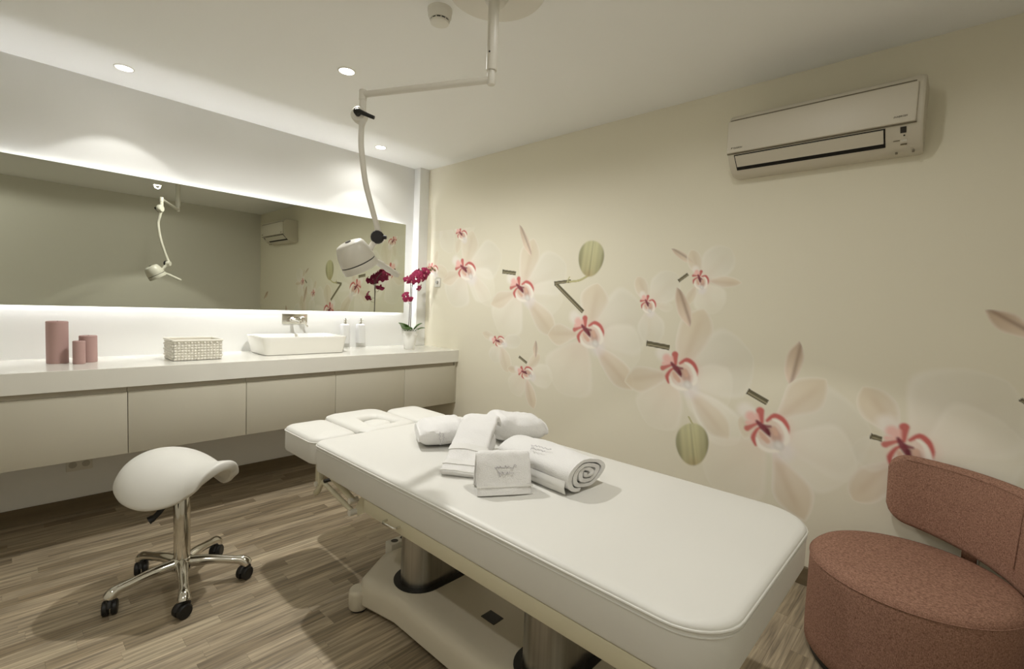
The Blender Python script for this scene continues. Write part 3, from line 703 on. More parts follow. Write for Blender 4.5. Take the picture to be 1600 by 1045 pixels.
# ------------------------------------------------------------------ lounge chair
KX, KY, KR = 2.378, .071, .325
t = thing('lounge_chair', 'round dusty pink fabric lounge chair against the orchid mural', 'chair', (KX, KY, 0))
obj('base_ring', L([(KR-.03, 0), (KR-.02, .003), (KR-.02, .03), (KR-.06, .031)], 64, (KX, KY, 0)), M['black'], t)
st_ = obj('seat', L([(KR-.04, .030), (KR-.012, .032), (KR-.002, .045), (KR, .09), (KR, .36), (KR-.001, .392), (KR-.006, .406), (KR-.018, .417), (KR-.045, .424), (KR-.12, .430), (0, .434)], 96, (KX, KY, 0)), M['fabric'], t)
ring = [(KX+(KR+.0003)*math.cos(2*PI*k/96), KY+(KR+.0003)*math.sin(2*PI*k/96), .394) for k in range(97)]
obj('seat_seam', T(ring, .0022, 6), M['fabric'], st_)
bm = bmesh.new(); RB = .352; a0, a1 = math.radians(18), math.radians(-78); na = 64; rings = []
def backsec(k):
    zb, zt, th = .470, .770, .026; out = []
    for (r, z) in rrect(-th*k-.0, th*k, zb+(1-k)*.075, zt-(1-k)*.075, min(.03, th*k*.9), 5): out.append((r+(z-.46)*.06, z))
    return out
for i in range(na+1):
    u = i/na; e = min(u, 1-u)*abs(a1-a0)*RB; k = 1 if e > .075 else max(.12, math.sqrt(1-((.075-e)/.075)**2)); a = a0+(a1-a0)*u
    zs = -.03*(u-.15)
    rings.append([bm.verts.new((KX+(RB+r)*math.cos(a), KY+(RB+r)*math.sin(a), z+zs)) for r, z in [(r, z-.085*(u-.1)*(1-min(1, max(0, (z-.47)/.3)))) for r, z in backsec(k)]])
for p, q in zip(rings, rings[1:]): ring_faces(bm, p, q)
bm.faces.new(rings[0][::-1]); bm.faces.new(rings[-1])
bk = obj('backrest', bm, M['fabric'], t)
for zz, rr_ in ((.742, -.009), (.505, -.023)):
    pts = [];
    for i in range(6, na-5):
        u = i/na; a = a0+(a1-a0)*u; pts.append((KX+(RB+rr_)*math.cos(a), KY+(RB+rr_)*math.sin(a), zz+(.012 if zz > .6 else -.012)-.03*(u-.15)-.085*(u-.1)*(1-min(1, max(0, (zz-.47)/.3)))))
    obj('seam', T(pts, .0016, 6), M['fabric'], bk)
u = .81; a = a0+(a1-a0)*u
obj('seam', T([(KX+(RB-.0265+(z-.46)*.06)*math.cos(a), KY+(RB-.0265+(z-.46)*.06)*math.sin(a), z-.03*(u-.15)) for z in (.485, .55, .62, .69, .745)], .0022, 6), M['fabric'], bk)
a = math.radians(-30); d = Vector((math.cos(a), math.sin(a), 0)); n = Vector((-d.y, d.x, 0)); c = Vector((KX, KY, 0))
br = obj('back_bracket', slab(bmesh.new(), -.012, .012, -.030, .030, .008, [(0, .30), (0, .47)], 4), M['chrome'], t)
br.data.transform(Matrix.Translation(c+d*(KR+.022))@Matrix.Rotation(a, 4, 'Z'))
obj('bracket_arm', T([c+d*(KR-.08)+Vector((0, 0, .31)), c+d*(KR+.022)+Vector((0, 0, .31))], .009, 10), M['steel'], br)

# ------------------------------------------------------------------ air conditioner
AY0, AY1 = .165, .945
t = thing('air_conditioner', 'white wall-mounted split air conditioner high on the mural wall', 'air conditioner', (2.69, .555, 2.10))
def extr(prof, y0, y1, ins=0):
    bm = bmesh.new(); n = len(prof); cx = sum(p[0] for p in prof)/n; cz = sum(p[1] for p in prof)/n; R = []
    for y, k in ((y0, .965), (y0+.004, .985), (y0+.012, 1), (y1-.012, 1), (y1-.004, .985), (y1, .965)):
        R.append([bm.verts.new((min(XW, XW+(x-XW)*(1 if k == 1 else k)), y, cz+(z-cz)*k)) for x, z in prof])
    for a, b in zip(R, R[1:]): ring_faces(bm, a, b)
    bm.faces.new(R[0][::-1]); bm.faces.new(R[-1]); return bm
prof = [(XW, 2.10), (2.738, 2.098), (2.715, 2.101), (2.684, 2.116), (2.650, 2.146), (2.622, 2.177), (2.606, 2.20), (2.604, 2.345), (2.610, 2.368), (2.625, 2.384), (2.650, 2.390), (XW, 2.390)]
obj('housing', extr(prof, AY0, AY1), M['ac_plastic'], t)
# front panel proud of the housing, open top slot behind its upper edge
bm = B(2.592, 2.6065, AY0+.022, AY1-.003, 2.192, 2.352, .005, 3); fp = obj('front_panel', bm, M['ac_plastic'], t)
obj('air_intake', B(2.600, 2.612, AY0+.03, AY1-.012, 2.3525, 2.359, 0), M['ac_groove'], t, False)
obj('panel_gap', B(2.601, 2.613, AY0+.02, AY1-.003, 2.1885, 2.1915), M['ac_groove'], t, False)
# outlet: dark slot and flap along the sloping lower front
def slope_plate(y0, y1, s0, s1, off, th):
    a, b = Vector((2.6165, 0, 2.183)), Vector((2.684, 0, 2.116)); d = (b-a); nrm = Vector((d.z, 0, -d.x)).normalized()
    if nrm.x > 0: nrm = -nrm
    bm = bmesh.new(); lo, hi = [], []
    for s, y in ((s0, y0), (s0, y1), (s1, y1), (s1, y0)):
        p = a+d*s+nrm*off; lo.append(bm.verts.new((p.x, y, p.z))); q = p+nrm*th; hi.append(bm.verts.new((q.x, y, q.z)))
    ring_faces(bm, lo, hi); bm.faces.new(lo); bm.faces.new(hi); return bm
FY0, FY1 = .295, .905
obj('air_outlet', slope_plate(FY0-.006, FY1+.006, -.02, .90, -.004, .0075), M['ac_dark'], t, False)
obj('outlet_flap', slope_plate(FY0, FY1, 0.0, .66, .0045, .005), M['ac_plastic'], t)
dp = obj('display', slope_plate(.218, .238, .02, .30, .0005, .0035), M['dark_grey'], t, False)
obj('indicator', slope_plate(.222, .228, .40, .46, .0005, .0035), M['dark_grey'], dp, False)
obj('indicator', slope_plate(.216, .238, .62, .74, .0005, .0030), M['white_metal'], dp, False); obj('indicator', slope_plate(.216, .238, .84, .90, .0005, .0030), M['ink'], dp, False)
obj('indicator', slope_plate(.240, .262, .64, .67, .0005, .0030), M['ink'], dp, False)
for y in (.252, .195): obj('screw_cap', B(2.700, 2.712, y-.004, y+.004, 2.094, 2.101), M['ac_groove'], t, False)
def text(s, size, origin, xdir, updir, m_, parent, name, ext=.0006, shear=0):
    cu = bpy.data.curves.new(name, 'FONT'); cu.body = s; cu.size = size; cu.extrude = ext; cu.shear = shear; cu.align_x = 'LEFT'
    o = bpy.data.objects.new('tmp', cu); C.objects.link(o); bpy.context.view_layer.update()
    me = bpy.data.meshes.new_from_object(o.evaluated_get(bpy.context.evaluated_depsgraph_get())); bpy.data.objects.remove(o)
    x, y = Vector(xdir).normalized(), Vector(updir).normalized(); z = x.cross(y); R = Matrix((x, y, z)).transposed().to_4x4(); R.translation = Vector(origin); me.transform(R)
    me.materials.clear(); me.materials.append(m_); me.name = name
    o = bpy.data.objects.new(name, me); C.objects.link(o); o.parent = parent
    off = Vector((0, 0, 0)); p = parent
    while p: off += Vector(p.location); p = p.parent
    o.location = -off; return o
text('DAIKIN', .0125, (2.5915, .908, 2.209), (0, -1, 0), (0, 0, 1), M['ink'], fp, 'lettering')
bm = bmesh.new(); q = [bm.verts.new(p) for p in ((2.5912, .920, 2.209), (2.5912, .911, 2.218), (2.5912, .920, 2.218), (2.5925, .920, 2.209), (2.5925, .911, 2.218), (2.5925, .920, 2.218))]
ring_faces(bm, q[:3], q[3:]); bm.faces.new(q[:3]); bm.faces.new(q[3:]); obj('emblem', bm, M['ink'], fp, False)
text('INVERTER', .0105, (2.5915, .262, 2.214), (0, -1, 0), (0, 0, 1), M['ink'], fp, 'lettering', shear=.3)

# ------------------------------------------------------------------ ceiling-mounted examination lamp
PX, PY = 1.33, 1.401; JX, JY = 1.084, 1.936
t = thing('examination_lamp', 'white examination lamp hanging on a jointed arm from the ceiling over the table', 'lamp', (PX, PY, CEIL))
obj('ceiling_canopy', L([(.196, CEIL), (.196, CEIL-.014), (.188, CEIL-.024), (.16, CEIL-.028), (.052, CEIL-.030), (.047, CEIL-.046), (.036, CEIL-.064), (.026, CEIL-.070), (0, CEIL-.070)], 56, (PX+.02, PY+.01, 0)), M['white_metal'], t)
obj('drop_tube', L([(.0, CEIL-.060), (.0215, CEIL-.060), (.0215, 2.275), (.0195, 2.272), (.0, 2.272)], 28, (PX, PY, 0)), M['white_metal'], t)
obj('swivel', L([(0, 2.273), (.0135, 2.273), (.0135, 2.262), (.0165, 2.260), (.0165, 2.222), (.014, 2.218), (0, 2.218)], 24, (PX, PY, 0)), M['white_metal'], t)
obj('set_screw', T([(PX-.0225, PY-.006, 2.335), (PX-.019, PY-.006, 2.335)], .0035, 8), M['black'], t)
obj('horizontal_arm', T([(PX, PY, 2.238), (JX, JY, 2.238)], .0135, 16), M['white_metal'], t)
obj('elbow', L([(0, 2.256), (.015, 2.256), (.0165, 2.253), (.0165, 2.215), (.0145, 2.213), (.0145, 2.168), (0, 2.168)], 24, (JX, JY, 0)), M['white_metal'], t)
v = -fw.copy(); v.z = 0; v.normalize()
kn = obj('upper_joint', L([(0, -.020), (.030, -.020), (.034, -.014), (.034, .012), (.028, .020), (0, .020)], 28, (JX-.012, JY+.004, 2.148), tuple(v)), M['white_metal'], t)
kc = Vector((JX-.012, JY+.004, 2.148))+v*.020
obj('clamp_lever', T([kc, kc+v*.022, kc+v*.026+rt*.012+Vector((0, 0, .0)), kc+v*.030+rt*.045-Vector((0, 0, .014)), kc+v*.03+rt*.078-Vector((0, 0, .026))], [.013, .0125, .0105, .0085, .0075], 12), M['black'], kn)
arc = spline([(JX, JY-.002, 2.165), (1.074, 1.925, 2.085), (1.063, 1.905, 2.02), (1.068, 1.900, 1.952), (1.084, 1.897, 1.855), (1.111, 1.890, 1.760), (1.134, 1.887, 1.690), (1.145, 1.886, 1.655)], 5)
na_ = len(arc); obj('curved_arm', T(arc, [.0165 if i < 4 else .0118 if i < na_-5 else .0118+.004*(i-na_+6)/5 for i in range(na_)], 16), M['white_metal'], t)
hj = Vector((1.146, 1.886, 1.634))
lj = obj('lower_joint', L([(0, -.018), (.022, -.018), (.025, -.012), (.025, .012), (0, .014)], 24, hj, tuple(v)), M['white_metal'], t)
obj('tension_knob', L([(.026, .012), (.029, .015), (.029, .026), (.025, .031), (0, .032)], 14, hj, tuple(v)), M['black'], lj)
obj('tension_grip', T([hj+v*.022+rt*.02, hj+v*.022+rt*.040], [.010, .008], 10), M['black'], lj)
ax = Vector((-.52, 0, .85)).normalized(); hc = Vector((1.052, 1.885, 1.516))
obj('short_arm', T([hj, hj+Vector((-.030, 0, -.034)), hc+ax*.03+Vector((.055, 0, .012))], [.014, .013, .013], 14), M['white_metal'], t)
bm = bmesh.new(); lathe(bm, [(.066, .004), (.075, .006), (.076, .012), (.070, .050), (.061, .080), (.053, .089), (.038, .094), (0, .096)], 40, hc, tuple(ax)); sh = obj('lamp_shade', bm, M['white_metal'], t)
obj('shade_gap', L([(.0735, .0005), (.0735, .0065)], 40, hc, tuple(ax)), M['dark_grey'], sh)
obj('rim_ring', L([(.066, .0035), (.075, .001), (.078, -.006), (.076, -.028), (.070, -.030), (.066, -.018), (.066, .0035)], 40, hc, tuple(ax), False), M['white_metal'], sh)
obj('light_disc', L([(.0655, -.012), (.0655, -.014), (0, -.014)], 32, hc, tuple(ax)), M['lamp_light'], sh)
obj('vent_cap', L([(.012, .095), (.012, .099), (0, .100)], 16, hc, tuple(ax)), M['dark_grey'], sh)
hx = Vector((.89, 0, -.42)).normalized(); h0 = hc+Vector((.068, 0, .022))
hp = [h0+hx*(.012*i) for i in range(13)]
obj('handle', T(hp, [.010, .0115, .013]+[.0138+.0014*math.sin(i*1.9) for i in range(8)]+[.0135, .010], 14), M['white_metal'], t)

# ------------------------------------------------------------------ small ceiling and wall fittings
t = thing('smoke_detector', 'round white smoke detector on the ceiling beside the lamp mount', 'smoke detector', (1.30, 1.70, CEIL))
obj('mount_plate', L([(.052, CEIL), (.052, CEIL-.010), (.050, CEIL-.014), (0, CEIL-.014)], 36, (1.30, 1.70, 0)), M['white_plastic'], t)
obj('body', L([(.050, CEIL-.0141), (.049, CEIL-.030), (.042, CEIL-.043), (.036, CEIL-.0435)], 36, (1.30, 1.70, 0)), M['white_plastic'], t)
obj('sensor_slot', L([(.037, CEIL-.042), (.0385, CEIL-.0495), (.030, CEIL-.050)], 36, (1.30, 1.70, 0)), M['black'], t)
obj('sensor_cap', L([(.040, CEIL-.0498), (.0385, CEIL-.056), (.030, CEIL-.060), (.014, CEIL-.061), (0, CEIL-.0605)], 36, (1.30, 1.70, 0)), M['white_plastic'], t)
bm = bmesh.new()
for k in range(12):
    a = 2*PI*k/12; d = Vector((math.cos(a), math.sin(a), 0)); tube(bm, [Vector((1.30, 1.70, CEIL-.042))+d*.0392, Vector((1.30, 1.70, CEIL-.0505))+d*.0392], .0022, 6)
obj('cage_ribs', bm, M['white_plastic'], t)
DLL = ['lit round recessed downlight over the left part of the counter, by the bright ceiling band', 'lit round recessed downlight over the counter close to the corner column', 'lit round recessed downlight over the massage table headrest', 'lit round recessed downlight behind the camera side, seen only in the mirror', 'added unseen round downlight at the left behind the camera, filling light onto the walls']
for i, (x, y) in enumerate(DOWN):
    t = thing('ceiling_downlight', DLL[i], 'downlight', (x, y, CEIL), 'recessed ceiling downlights')
    obj('trim_ring', L([(.040, CEIL), (.048, CEIL), (.048, CEIL-.002), (.045, CEIL-.004), (.040, CEIL-.003), (.039, CEIL)], 36, (x, y, 0)), M['white_plastic'], t)
    obj('lens', L([(.039, CEIL-.001), (.039, CEIL-.0022), (0, CEIL-.0022)], 32, (x, y, 0)), M['bulb'], t)
t = thing('wall_switch', 'white square wall switch on the mural beside the potted orchid', 'switch', (XW, 3.553, 1.50))
obj('switch_plate', B(XW-.010, XW-.0045, 3.513, 3.593, 1.505, 1.588, .003, 2), M['white_plastic'], t)
obj('rotary_knob', L([(.016, 0), (.015, .008), (.012, .011), (0, .011)], 24, (XW-.010, 3.553, 1.547), (-1, 0, 0)), M['steel'], t)
t = thing('wall_outlet', 'white double power outlet on the dark wall under the cabinets', 'outlet', (.32, YW, .27))
obj('outlet_plate', B(.262, .382, YW-.010, YW-.0005, .262, .338, .003, 2), M['white_plastic'], t)
for x in (.292, .352):
    obj('socket_well', L([(.019, 0), (.019, .0012), (.0, .0012)], 24, (x, YW-.010, .300), (0, -1, 0)), M['socket_grey'], t)

# ------------------------------------------------------------------ printed orchid wallpaper on the right wall
PETALS=[
(3.549, 2.117, 3.443, 2.216, 0.089, 0.5, 't', 0.25),
(3.549, 2.117, 3.308, 2.163, 0.082, 0.6, 't', 0.3),
(3.549, 2.117, 3.596, 1.922, 0.153, 0.5, 'w', 0.3),
(3.549, 2.117, 3.369, 1.811, 0.224, 0.6, 'w', 0.35),
(3.246, 1.968, 3.3, 2.173, 0.085, 0.5, 't', 0.3),
(3.246, 1.968, 3.075, 2.031, 0.125, 0.6, 'p', 0.35),
(3.246, 1.968, 3.306, 1.803, 0.104, 0.55, 't', 0.4),
(3.246, 1.968, 3.121, 1.817, 0.121, 0.55, 'w', 0.4),
(3.246, 1.968, 3.214, 2.164, 0.069, 0.5, 'p', 0.25),
(3.179, 1.664, 2.74, 1.768, 0.343, 0.66, 'w', 0.5),
(3.179, 1.653, 2.81, 1.436, 0.309, 0.6, 'p', 0.45),
(3.195, 1.636, 3.344, 1.335, 0.374, 0.6, 'w', 0.5),
(3.18, 1.675, 3.105, 1.99, 0.233, 0.6, 't', 0.45),
(3.195, 1.636, 3.502, 1.554, 0.143, 0.6, 't', 0.55),
(3.111, 1.635, 2.835, 1.34, 0.158, 0.6, 'k', 0.4),
(2.508, 1.475, 2.087, 1.676, 0.353, 0.66, 'w', 0.5),
(2.486, 1.451, 2.1, 1.41, 0.287, 0.6, 'p', 0.4),
(2.528, 1.475, 2.734, 1.134, 0.392, 0.62, 'p', 0.5),
(2.503, 1.51, 2.406, 1.879, 0.21, 0.6, 't', 0.6),
(2.424, 1.745, 2.564, 1.999, 0.075, 0.45, 's', 0.6),
(2.528, 1.475, 2.851, 1.361, 0.147, 0.62, 't', 0.65),
(2.487, 1.461, 2.154, 1.146, 0.184, 0.62, 't', 0.7),
(1.865, 1.185, 1.433, 1.345, 0.47, 0.62, 'w', 0.55),
(1.837, 1.152, 1.468, 1.058, 0.393, 0.6, 'p', 0.45),
(1.89, 1.148, 2.107, 0.745, 0.468, 0.62, 'k', 0.45),
(1.878, 1.215, 1.814, 1.538, 0.239, 0.62, 't', 0.65),
(1.892, 1.183, 2.233, 1.154, 0.167, 0.68, 't', 0.7),
(1.836, 1.13, 1.501, 0.846, 0.18, 0.62, 't', 0.8),
(1.433, 1.405, 1.257, 1.591, 0.216, 0.62, 'w', 0.55),
(1.432, 1.393, 1.386, 1.147, 0.199, 0.6, 'w', 0.5),
(1.437, 1.409, 1.519, 1.579, 0.104, 0.64, 't', 0.65),
(1.411, 1.402, 1.268, 1.383, 0.07, 0.7, 'k', 0.5),
(1.112, 1.555, 0.955, 1.728, 0.211, 0.62, 'w', 0.55),
(1.104, 1.544, 1.015, 1.362, 0.208, 0.6, 'p', 0.5),
(1.156, 1.649, 1.307, 1.746, 0.051, 0.5, 's', 0.6),
(1.121, 1.574, 1.18, 1.732, 0.096, 0.62, 't', 0.65),
(1.093, 1.552, 0.882, 1.536, 0.071, 0.6, 't', 0.85),
(1.129, 1.537, 1.197, 1.393, 0.07, 0.6, 't', 0.55),
(1.203, 0.989, 0.796, 1.135, 0.424, 0.62, 'w', 0.6),
(1.186, 0.972, 0.905, 0.864, 0.383, 0.6, 'p', 0.45),
(1.217, 0.96, 1.389, 0.643, 0.34, 0.62, 'k', 0.5),
(1.205, 1.027, 1.083, 1.389, 0.22, 0.6, 't', 0.7),
(1.158, 1.273, 1.256, 1.514, 0.093, 0.5, 's', 0.7),
(1.226, 0.986, 1.573, 0.895, 0.177, 0.64, 't', 0.7),
(1.168, 0.936, 0.85, 0.644, 0.248, 0.68, 'p', 0.75),
(1.176, 0.942, 0.892, 0.656, 0.156, 0.66, 't', 0.6),
(2.73, 1.056, 2.479, 1.092, 0.133, 0.6, 'w', 0.5),
(2.745, 1.07, 2.939, 1.126, 0.083, 0.6, 't', 0.5),
(2.736, 1.04, 2.795, 0.891, 0.173, 0.6, 'w', 0.5),
(2.707, 1.032, 2.616, 0.823, 0.143, 0.6, 't', 0.5),
(2.432, 0.841, 2.16, 0.842, 0.208, 0.62, 'p', 0.5),
(2.438, 0.83, 2.579, 0.672, 0.215, 0.6, 'k', 0.45),
(2.426, 0.867, 2.293, 1.005, 0.102, 0.6, 't', 0.6),
(2.341, 0.966, 2.343, 1.107, 0.057, 0.5, 's', 0.6),
(2.445, 0.849, 2.632, 0.857, 0.074, 0.64, 't', 0.7),
(2.424, 0.817, 2.331, 0.572, 0.119, 0.6, 't', 0.85),
(0.685, 0.737, 0.262, 0.846, 0.475, 0.6, 'w', 0.55),
(0.661, 0.701, 0.302, 0.642, 0.365, 0.6, 'p', 0.5),
(0.713, 0.689, 0.98, 0.373, 0.41, 0.6, 'k', 0.4),
(0.689, 0.798, 0.456, 1.063, 0.185, 0.64, 't', 0.75),
(0.621, 1.013, 0.587, 1.243, 0.093, 0.5, 's', 0.7),
(0.717, 0.751, 0.856, 0.783, 0.181, 0.6, 't', 0.6),
(0.681, 0.679, 0.499, 0.323, 0.193, 0.64, 't', 0.85),
(0.112, 0.781, -0.164, 1.138, 0.451, 0.6, 'w', 0.6),
(0.088, 0.758, -0.225, 0.902, 0.395, 0.6, 'p', 0.5),
(0.134, 0.791, 0.31, 1.048, 0.164, 0.68, 't', 0.75),
(0.165, 0.739, 0.309, 0.493, 0.163, 0.64, 't', 0.75),
(0.141, 0.73, 0.334, 0.743, 0.185, 0.6, 'w', 0.35),
(-0.266, 1.291, -0.075, 1.423, 0.082, 0.62, 's', 0.75),
(3.642, 1.686, 3.573, 1.85, 0.095, 0.5, 't', 0.4),
(3.642, 1.686, 3.412, 1.611, 0.143, 0.6, 't', 0.4),
(3.641, 1.674, 3.613, 1.495, 0.193, 0.6, 'w', 0.4),
]
LIPS=[
(3.549, 2.117, -0.085, -0.008, -0.003, -0.053),
(3.246, 1.968, -0.081, -0.006, -0.003, -0.053),
(3.179, 1.658, -0.142, 0.006, -0.019, -0.094),
(2.508, 1.49, -0.134, 0.006, -0.012, -0.099),
(1.871, 1.198, -0.137, 0.009, -0.007, -0.115),
(1.437, 1.405, -0.06, -0.012, 0.012, -0.055),
(1.116, 1.555, -0.054, -0.019, 0.016, -0.052),
(1.208, 1.008, -0.123, 0.015, -0.008, -0.119),
(2.738, 1.066, -0.063, 0.03, -0.038, -0.043),
(2.432, 0.846, -0.07, 0.035, -0.037, -0.049),
(0.707, 0.753, -0.113, 0.036, -0.02, -0.124),
(0.127, 0.778, -0.097, 0.011, 0.001, -0.129),
(3.641, 1.674, -0.087, -0.007, 0.006, -0.053),
]
STICKS=[
(2.725, 1.633, 2.577, 1.616, 0.031),
(2.177, 1.535, 1.923, 1.338, 0.03),
(1.43, 1.159, 1.277, 1.144, 0.032),
(1.246, 1.549, 1.19, 1.59, 0.019),
(0.817, 0.947, 0.714, 0.9, 0.032),
(2.506, 0.963, 2.423, 0.922, 0.02),
(2.189, 1.539, 2.04, 1.553, 0.023),
(0.265, 0.818, 0.221, 0.812, 0.024),
(-0.203, 1.069, -0.221, 1.056, 0.015),
(3.536, 2.058, 3.517, 2.039, 0.015),
]
STEMS=[
(2.051, 1.548, 1.968, 1.557, 1.9, 1.587, 0.016),
(1.132, 0.745, 1.111, 0.714, 1.09, 0.688, 0.01),
(2.073, 1.544, 2.058, 1.575, 2.053, 1.58, 0.009),
]
BUDS=[
(1.881, 1.705, -0.105, -0.017, 0.015, -0.125),
(1.102, 0.585, -0.098, 0.031, -0.019, -0.126),
]
GY0, GY1, GZ0, GZ1, GS = YF+.001, 3.736, .095, 2.02, .0042
ny, nz_ = int((GY1-GY0)/GS), int((GZ1-GZ0)/GS)
yy, zz = np.linspace(GY0, GY1, ny+1), np.linspace(GZ0, GZ1, nz_+1)
YY, ZZ = np.meshgrid(yy, zz)                     # rows = z
def A(rgb): return np.array(lin(rgb))
IMG = np.ones(YY.shape+(3,))*A((234, 228, 207))
def win(y0, y1, z0, z1):
    i0, i1 = np.searchsorted(zz, (z0, z1)); j0, j1 = np.searchsorted(yy, (y0, y1)); return slice(i0, i1), slice(j0, j1)
def over(sl, al, col): IMG[sl] = IMG[sl]*(1-al[..., None])+col*al[..., None]
def sm(x): x = np.clip(x, 0, 1); return x*x*(3-2*x)
PC_ = {'w': ((247, 241, 227), (230, 226, 210)), 'p': ((252, 246, 232), (245, 240, 223)), 'k': ((246, 234, 217), (241, 235, 218)), 't': ((241, 229, 211), (232, 219, 194)), 's': ((240, 222, 200), (204, 180, 154))}
rng = np.random.default_rng(3)
for (by, bz, ty, tz, wd, tm, c, op) in PETALS:
    b, tp = np.array((by, bz)), np.array((ty, tz)); d = tp-b; Ln = np.hypot(*d); e = d/Ln; p = np.array((-e[1], e[0])); pad = wd*.6+.02
    sl = win(min(by, ty)-pad, max(by, ty)+pad, min(bz, tz)-pad, max(bz, tz)+pad); y, z = YY[sl]-by, ZZ[sl]-bz
    if y.size == 0: continue
    tt = (y*e[0]+z*e[1])/Ln; ss = y*p[0]+z*p[1]
    pw = math.log(.5)/math.log(tm); tc = np.clip(tt, 0, 1)
    f = np.sin(PI*tc**pw)**(.62 if wd/Ln > .55 else .8); h = wd/2*f*(1+.05*np.sin(tt*11+by*20))
    broad = c in 'wpk'
    soft = (.008+.075*wd) if broad else (.004+.035*wd); al = sm((h-np.abs(ss))/soft+.15)*(tt > 0)*(tt < 1.0)
    if broad: al = al*(1-.45*sm((tt-.55)/.45))
    rim = sm(1-(h-np.abs(ss))/(.006+.14*wd))
    c0, c1 = A(PC_[c][0]), A(PC_[c][1]); k = sm(tt)[..., None]; col = c0*(1-k)+c1*k
    col = col*(1-.6*rim[..., None])+A((253, 249, 238))*.6*rim[..., None]
    wv = .004+.10*wd; side = np.clip(ss/(wd*.25), -1, 1)
    ridge = np.exp(-((ss-.04*wd)/wv)**2)*sm(tt*3)*sm((1.02-tt)*3)*(.40 if c == 't' else .12)
    if c == 's': ridge = np.exp(-((ss-.12*wd)/(.002+.09*wd))**2)*.75
    dark = A((208, 186, 156)) if c != 's' else A((150, 118, 96))
    col = col*(1-ridge[..., None])+dark*ridge[..., None]
    if not broad: col = col*(1-.05*sm(side))[..., None]
    pink = (np.exp(-(tt/.25)**2)*.24)[..., None]; col = col*(1-pink)+A((238, 202, 190))*pink
    fade = op*(1.3 if broad else 1.2)
    over(sl, np.clip(al*fade, 0, 1), np.clip(col, 0, 1))
def stroke(pts, r, rgb, op=1., soft=.0025):
    P = [np.array(q[:2]) for q in pts]; R = r if isinstance(r, list) else [r]*len(P); pad = max(R)+soft*2+.005
    sl = win(min(q[0] for q in P)-pad, max(q[0] for q in P)+pad, min(q[1] for q in P)-pad, max(q[1] for q in P)+pad); y, z = YY[sl], ZZ[sl]
    if y.size == 0: return
    al = np.zeros(y.shape)
    for a, b, ra, rb in zip(P, P[1:], R, R[1:]):
        d = b-a; q = np.clip(((y-a[0])*d[0]+(z-a[1])*d[1])/max(1e-9, d@d), 0, 1); ds = np.hypot(y-a[0]-q*d[0], z-a[1]-q*d[1]); al = np.maximum(al, sm((ra+(rb-ra)*q-ds)/soft+.5))
    over(sl, al*op, A(rgb))
for (cy, cz, ay, az, by, bz) in LIPS:
    def Q(u, v): return (cy+ay*u+by*v, cz+az*u+bz*v)
    s = (math.hypot(ay, az)+math.hypot(by, bz))/2; sf = max(.002, s*.10)
    S2 = lambda pts, r, c, o=1., k=1.: stroke([Q(*q) for q in spline2(pts)], r*s if not isinstance(r, list) else list(np.interp(np.linspace(0, 1, len(spline2(pts))), np.linspace(0, 1, len(r)), [q*s for q in r])), c, o, sf*k)
    def spline2(pts): return [tuple(q)[:2] for q in spline([(a, b, 0) for a, b in pts], 4)] if len(pts) > 2 else pts
    RED, DRK, WHT, PNK, PCH = (204, 104, 98), (134, 62, 72), (255, 248, 236), (246, 196, 186), (228, 190, 168)
    S2([(-.85, -.95), (-.45, -.55)], .34, (252, 246, 238), .7, 4)
    S2([(.25, .5), (.55, .9)], .45, (244, 238, 236), .6, 5)
    S2([(-.1, .1), (.45, -.05)], .55, (244, 214, 202), .5, 5)
    S2([(-.30, -.40), (-.62, -.66)], [.10, .22], PNK, .9, 2.5)
    S2([(-.18, -.36), (-.19, -.60), (-.20, -.84)], [.08, .12, .17], RED, .95, 1.2); S2([(-.30, -.42), (-.36, -.70)], [.05, .07], PNK, .8, 1.5)
    S2([(-.36, -.34), (-.60, -.26), (-.84, -.17)], [.07, .09, .13], RED, .9, 1.2)
    S2([(-.45, -.42), (-.80, -.40)], [.05, .09], PNK, .85, 1.5)
    S2([(.24, .06), (.36, .30), (.42, .50)], [.20, .22, .14], (206, 168, 150), .85, 2)
    S2([(-.28, .08), (-.18, .26), (-.02, .46)], [.07, .12, .10], PCH, .95, 1.2)
    S2([(.30, -.02), (.36, .18)], [.10, .10], PCH, .9, 1.2)
    S2([(.05, -.40), (.38, -.57), (.68, -.38), (.84, -.06), (.86, .20)], [.06, .10, .11, .10, .04], RED, .97, 1.2)
    S2([(-.30, -.14), (-.46, -.02), (-.62, .26), (-.54, .58)], [.05, .07, .10, .05], RED, .97, 1.2)
    S2([(.30, -.42), (.58, -.24), (.77, .14), (.80, .46), (.70, .64)], [.03, .08, .10, .10, .06], WHT, 1, 1.2)
    S2([(-.46, .30), (-.36, .64), (-.02, .86), (.38, .90)], [.03, .09, .09, .06], WHT, 1, 1.2)
    S2([(-.38, -.42), (-.16, -.14), (.05, .14)], [.06, .13, .09], DRK, .96, 1.2)
    S2([(-.10, -.16), (.16, -.14)], [.10, .05], DRK, .9, 1.2); S2([(.02, .0), (.10, .26)], [.09, .03], (110, 46, 58), .9, 1.2)
    S2([(.40, .64), (.44, .70)], .19, (226, 220, 212), .9, 2); S2([(.40, .66), (.43, .70)], .10, (246, 242, 236), .7, 2)
def bar(a, b, hw, rgb):
    d = b-a; ln = np.hypot(*d); d = d/ln; pad = hw+.01; sl = win(min(a[0], b[0])-pad, max(a[0], b[0])+pad, min(a[1], b[1])-pad, max(a[1], b[1])+pad)
    y, z = YY[sl]-a[0], ZZ[sl]-a[1]
    if y.size == 0: return
    u = y*d[0]+z*d[1]; v = z*d[0]-y*d[1]
    over(sl, sm((hw-np.abs(v))/.003+.5)*sm(u/.003+.5)*sm((ln-u)/.003+.5), A(rgb))
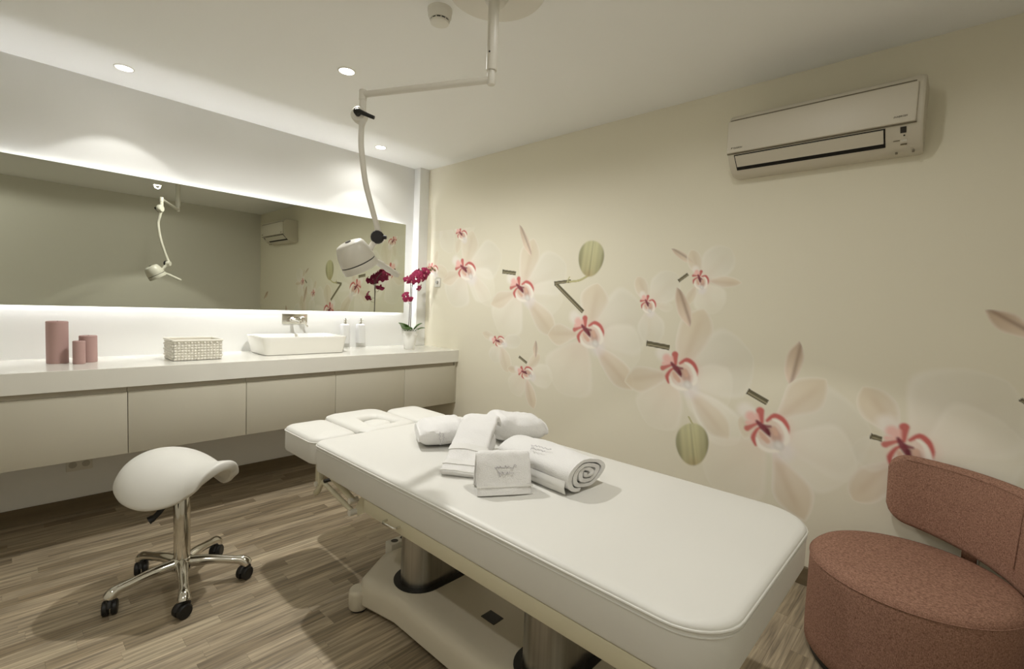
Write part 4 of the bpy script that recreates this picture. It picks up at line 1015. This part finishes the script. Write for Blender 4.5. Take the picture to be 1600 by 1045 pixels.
for (y0, z0, y1, z1, wd) in STICKS:
    a, b = np.array((y0, z0)), np.array((y1, z1)); d = (b-a)/np.hypot(*(b-a)); n = np.array((-d[1], d[0]))
    bar(a, b, wd*.5, (106, 99, 76)); bar(a+n*wd*.15, b+n*wd*.15, wd*.13, (158, 150, 122)); bar(a, a+d*.005, wd*.58, (84, 76, 58))
for (y0, z0, y1, z1, y2, z2, wd) in STEMS:
    q = [v[:2] for v in spline([(y0, z0, 0), (y1, z1, 0), (y2, z2, 0)], 6)]; stroke([np.array(v) for v in q], wd*.5, (196, 190, 142), 1, .002)
for (cy, cz, ay, az, by, bz) in BUDS:
    M2 = np.linalg.inv(np.array(((ay, by), (az, bz)))); pad = max(abs(ay)+abs(by), abs(az)+abs(bz))*1.1
    sl = win(cy-pad, cy+pad, cz-pad, cz+pad); y, z = YY[sl]-cy, ZZ[sl]-cz; u = M2[0, 0]*y+M2[0, 1]*z; v = M2[1, 0]*y+M2[1, 1]*z
    r = np.hypot(u*(1+.12*v), v); al = sm((1-r)*8+.3); k = sm((v+1)/2)[..., None]
    col = A((208, 205, 162))*(1-k)+A((200, 194, 150))*k; shade = 1-.38*np.exp(-((np.abs(u)-.95)/.3)**2)-.12*k[..., 0]-.10*np.sin(u*15)*.5
    seam = np.exp(-((u-.12-.06*v)/.06)**2); col = col*shade[..., None]*(1+.18*seam[..., None])*(1-.2*np.exp(-((u-.02)/.07)**2))[..., None]
    tipd = np.exp(-(((v-.85)/.25)**2+(u/.4)**2))[..., None]*.35; col = col*(1-tipd)+A((176, 144, 104))*tipd
    over(sl, al, np.clip(col, 0, 1))
nv = (ny+1)*(nz_+1); co = np.empty((nv, 3), np.float32); co[:, 0] = 0; co[:, 1] = YY.ravel(); co[:, 2] = ZZ.ravel(); co[:, 0] = XW-.0012
i = np.arange(ny)[None, :]; j = np.arange(nz_)[:, None]; v0 = (j*(ny+1)+i).ravel()
loops = np.stack((v0, v0+ny+1, v0+ny+2, v0+1), 1).astype(np.int32)
me = bpy.data.meshes.new('orchid_wallpaper'); me.vertices.add(nv); me.vertices.foreach_set('co', co.ravel())
me.loops.add(loops.size); me.loops.foreach_set('vertex_index', loops.ravel()); me.polygons.add(len(loops))
me.polygons.foreach_set('loop_start', np.arange(0, loops.size, 4, dtype=np.int32)); me.update(calc_edges=True); me.validate()
at = me.color_attributes.new('print', 'FLOAT_COLOR', 'POINT'); buf = np.ones((nv, 4), np.float32); buf[:, :3] = IMG.reshape(-1, 3); at.data.foreach_set('color', buf.ravel())
mm = mat('orchid_print', (232, 220, 188), .8); nt = mm.node_tree; an = nt.nodes.new('ShaderNodeVertexColor'); an.layer_name = 'print'; nt.links.new(an.outputs[0], nt.nodes['Principled BSDF'].inputs['Base Color'])
me.materials.append(mm); o = bpy.data.objects.new('orchid_wallpaper', me); C.objects.link(o); o.parent = wr
tag(o, 'wallpaper printed with large pale pink orchids')
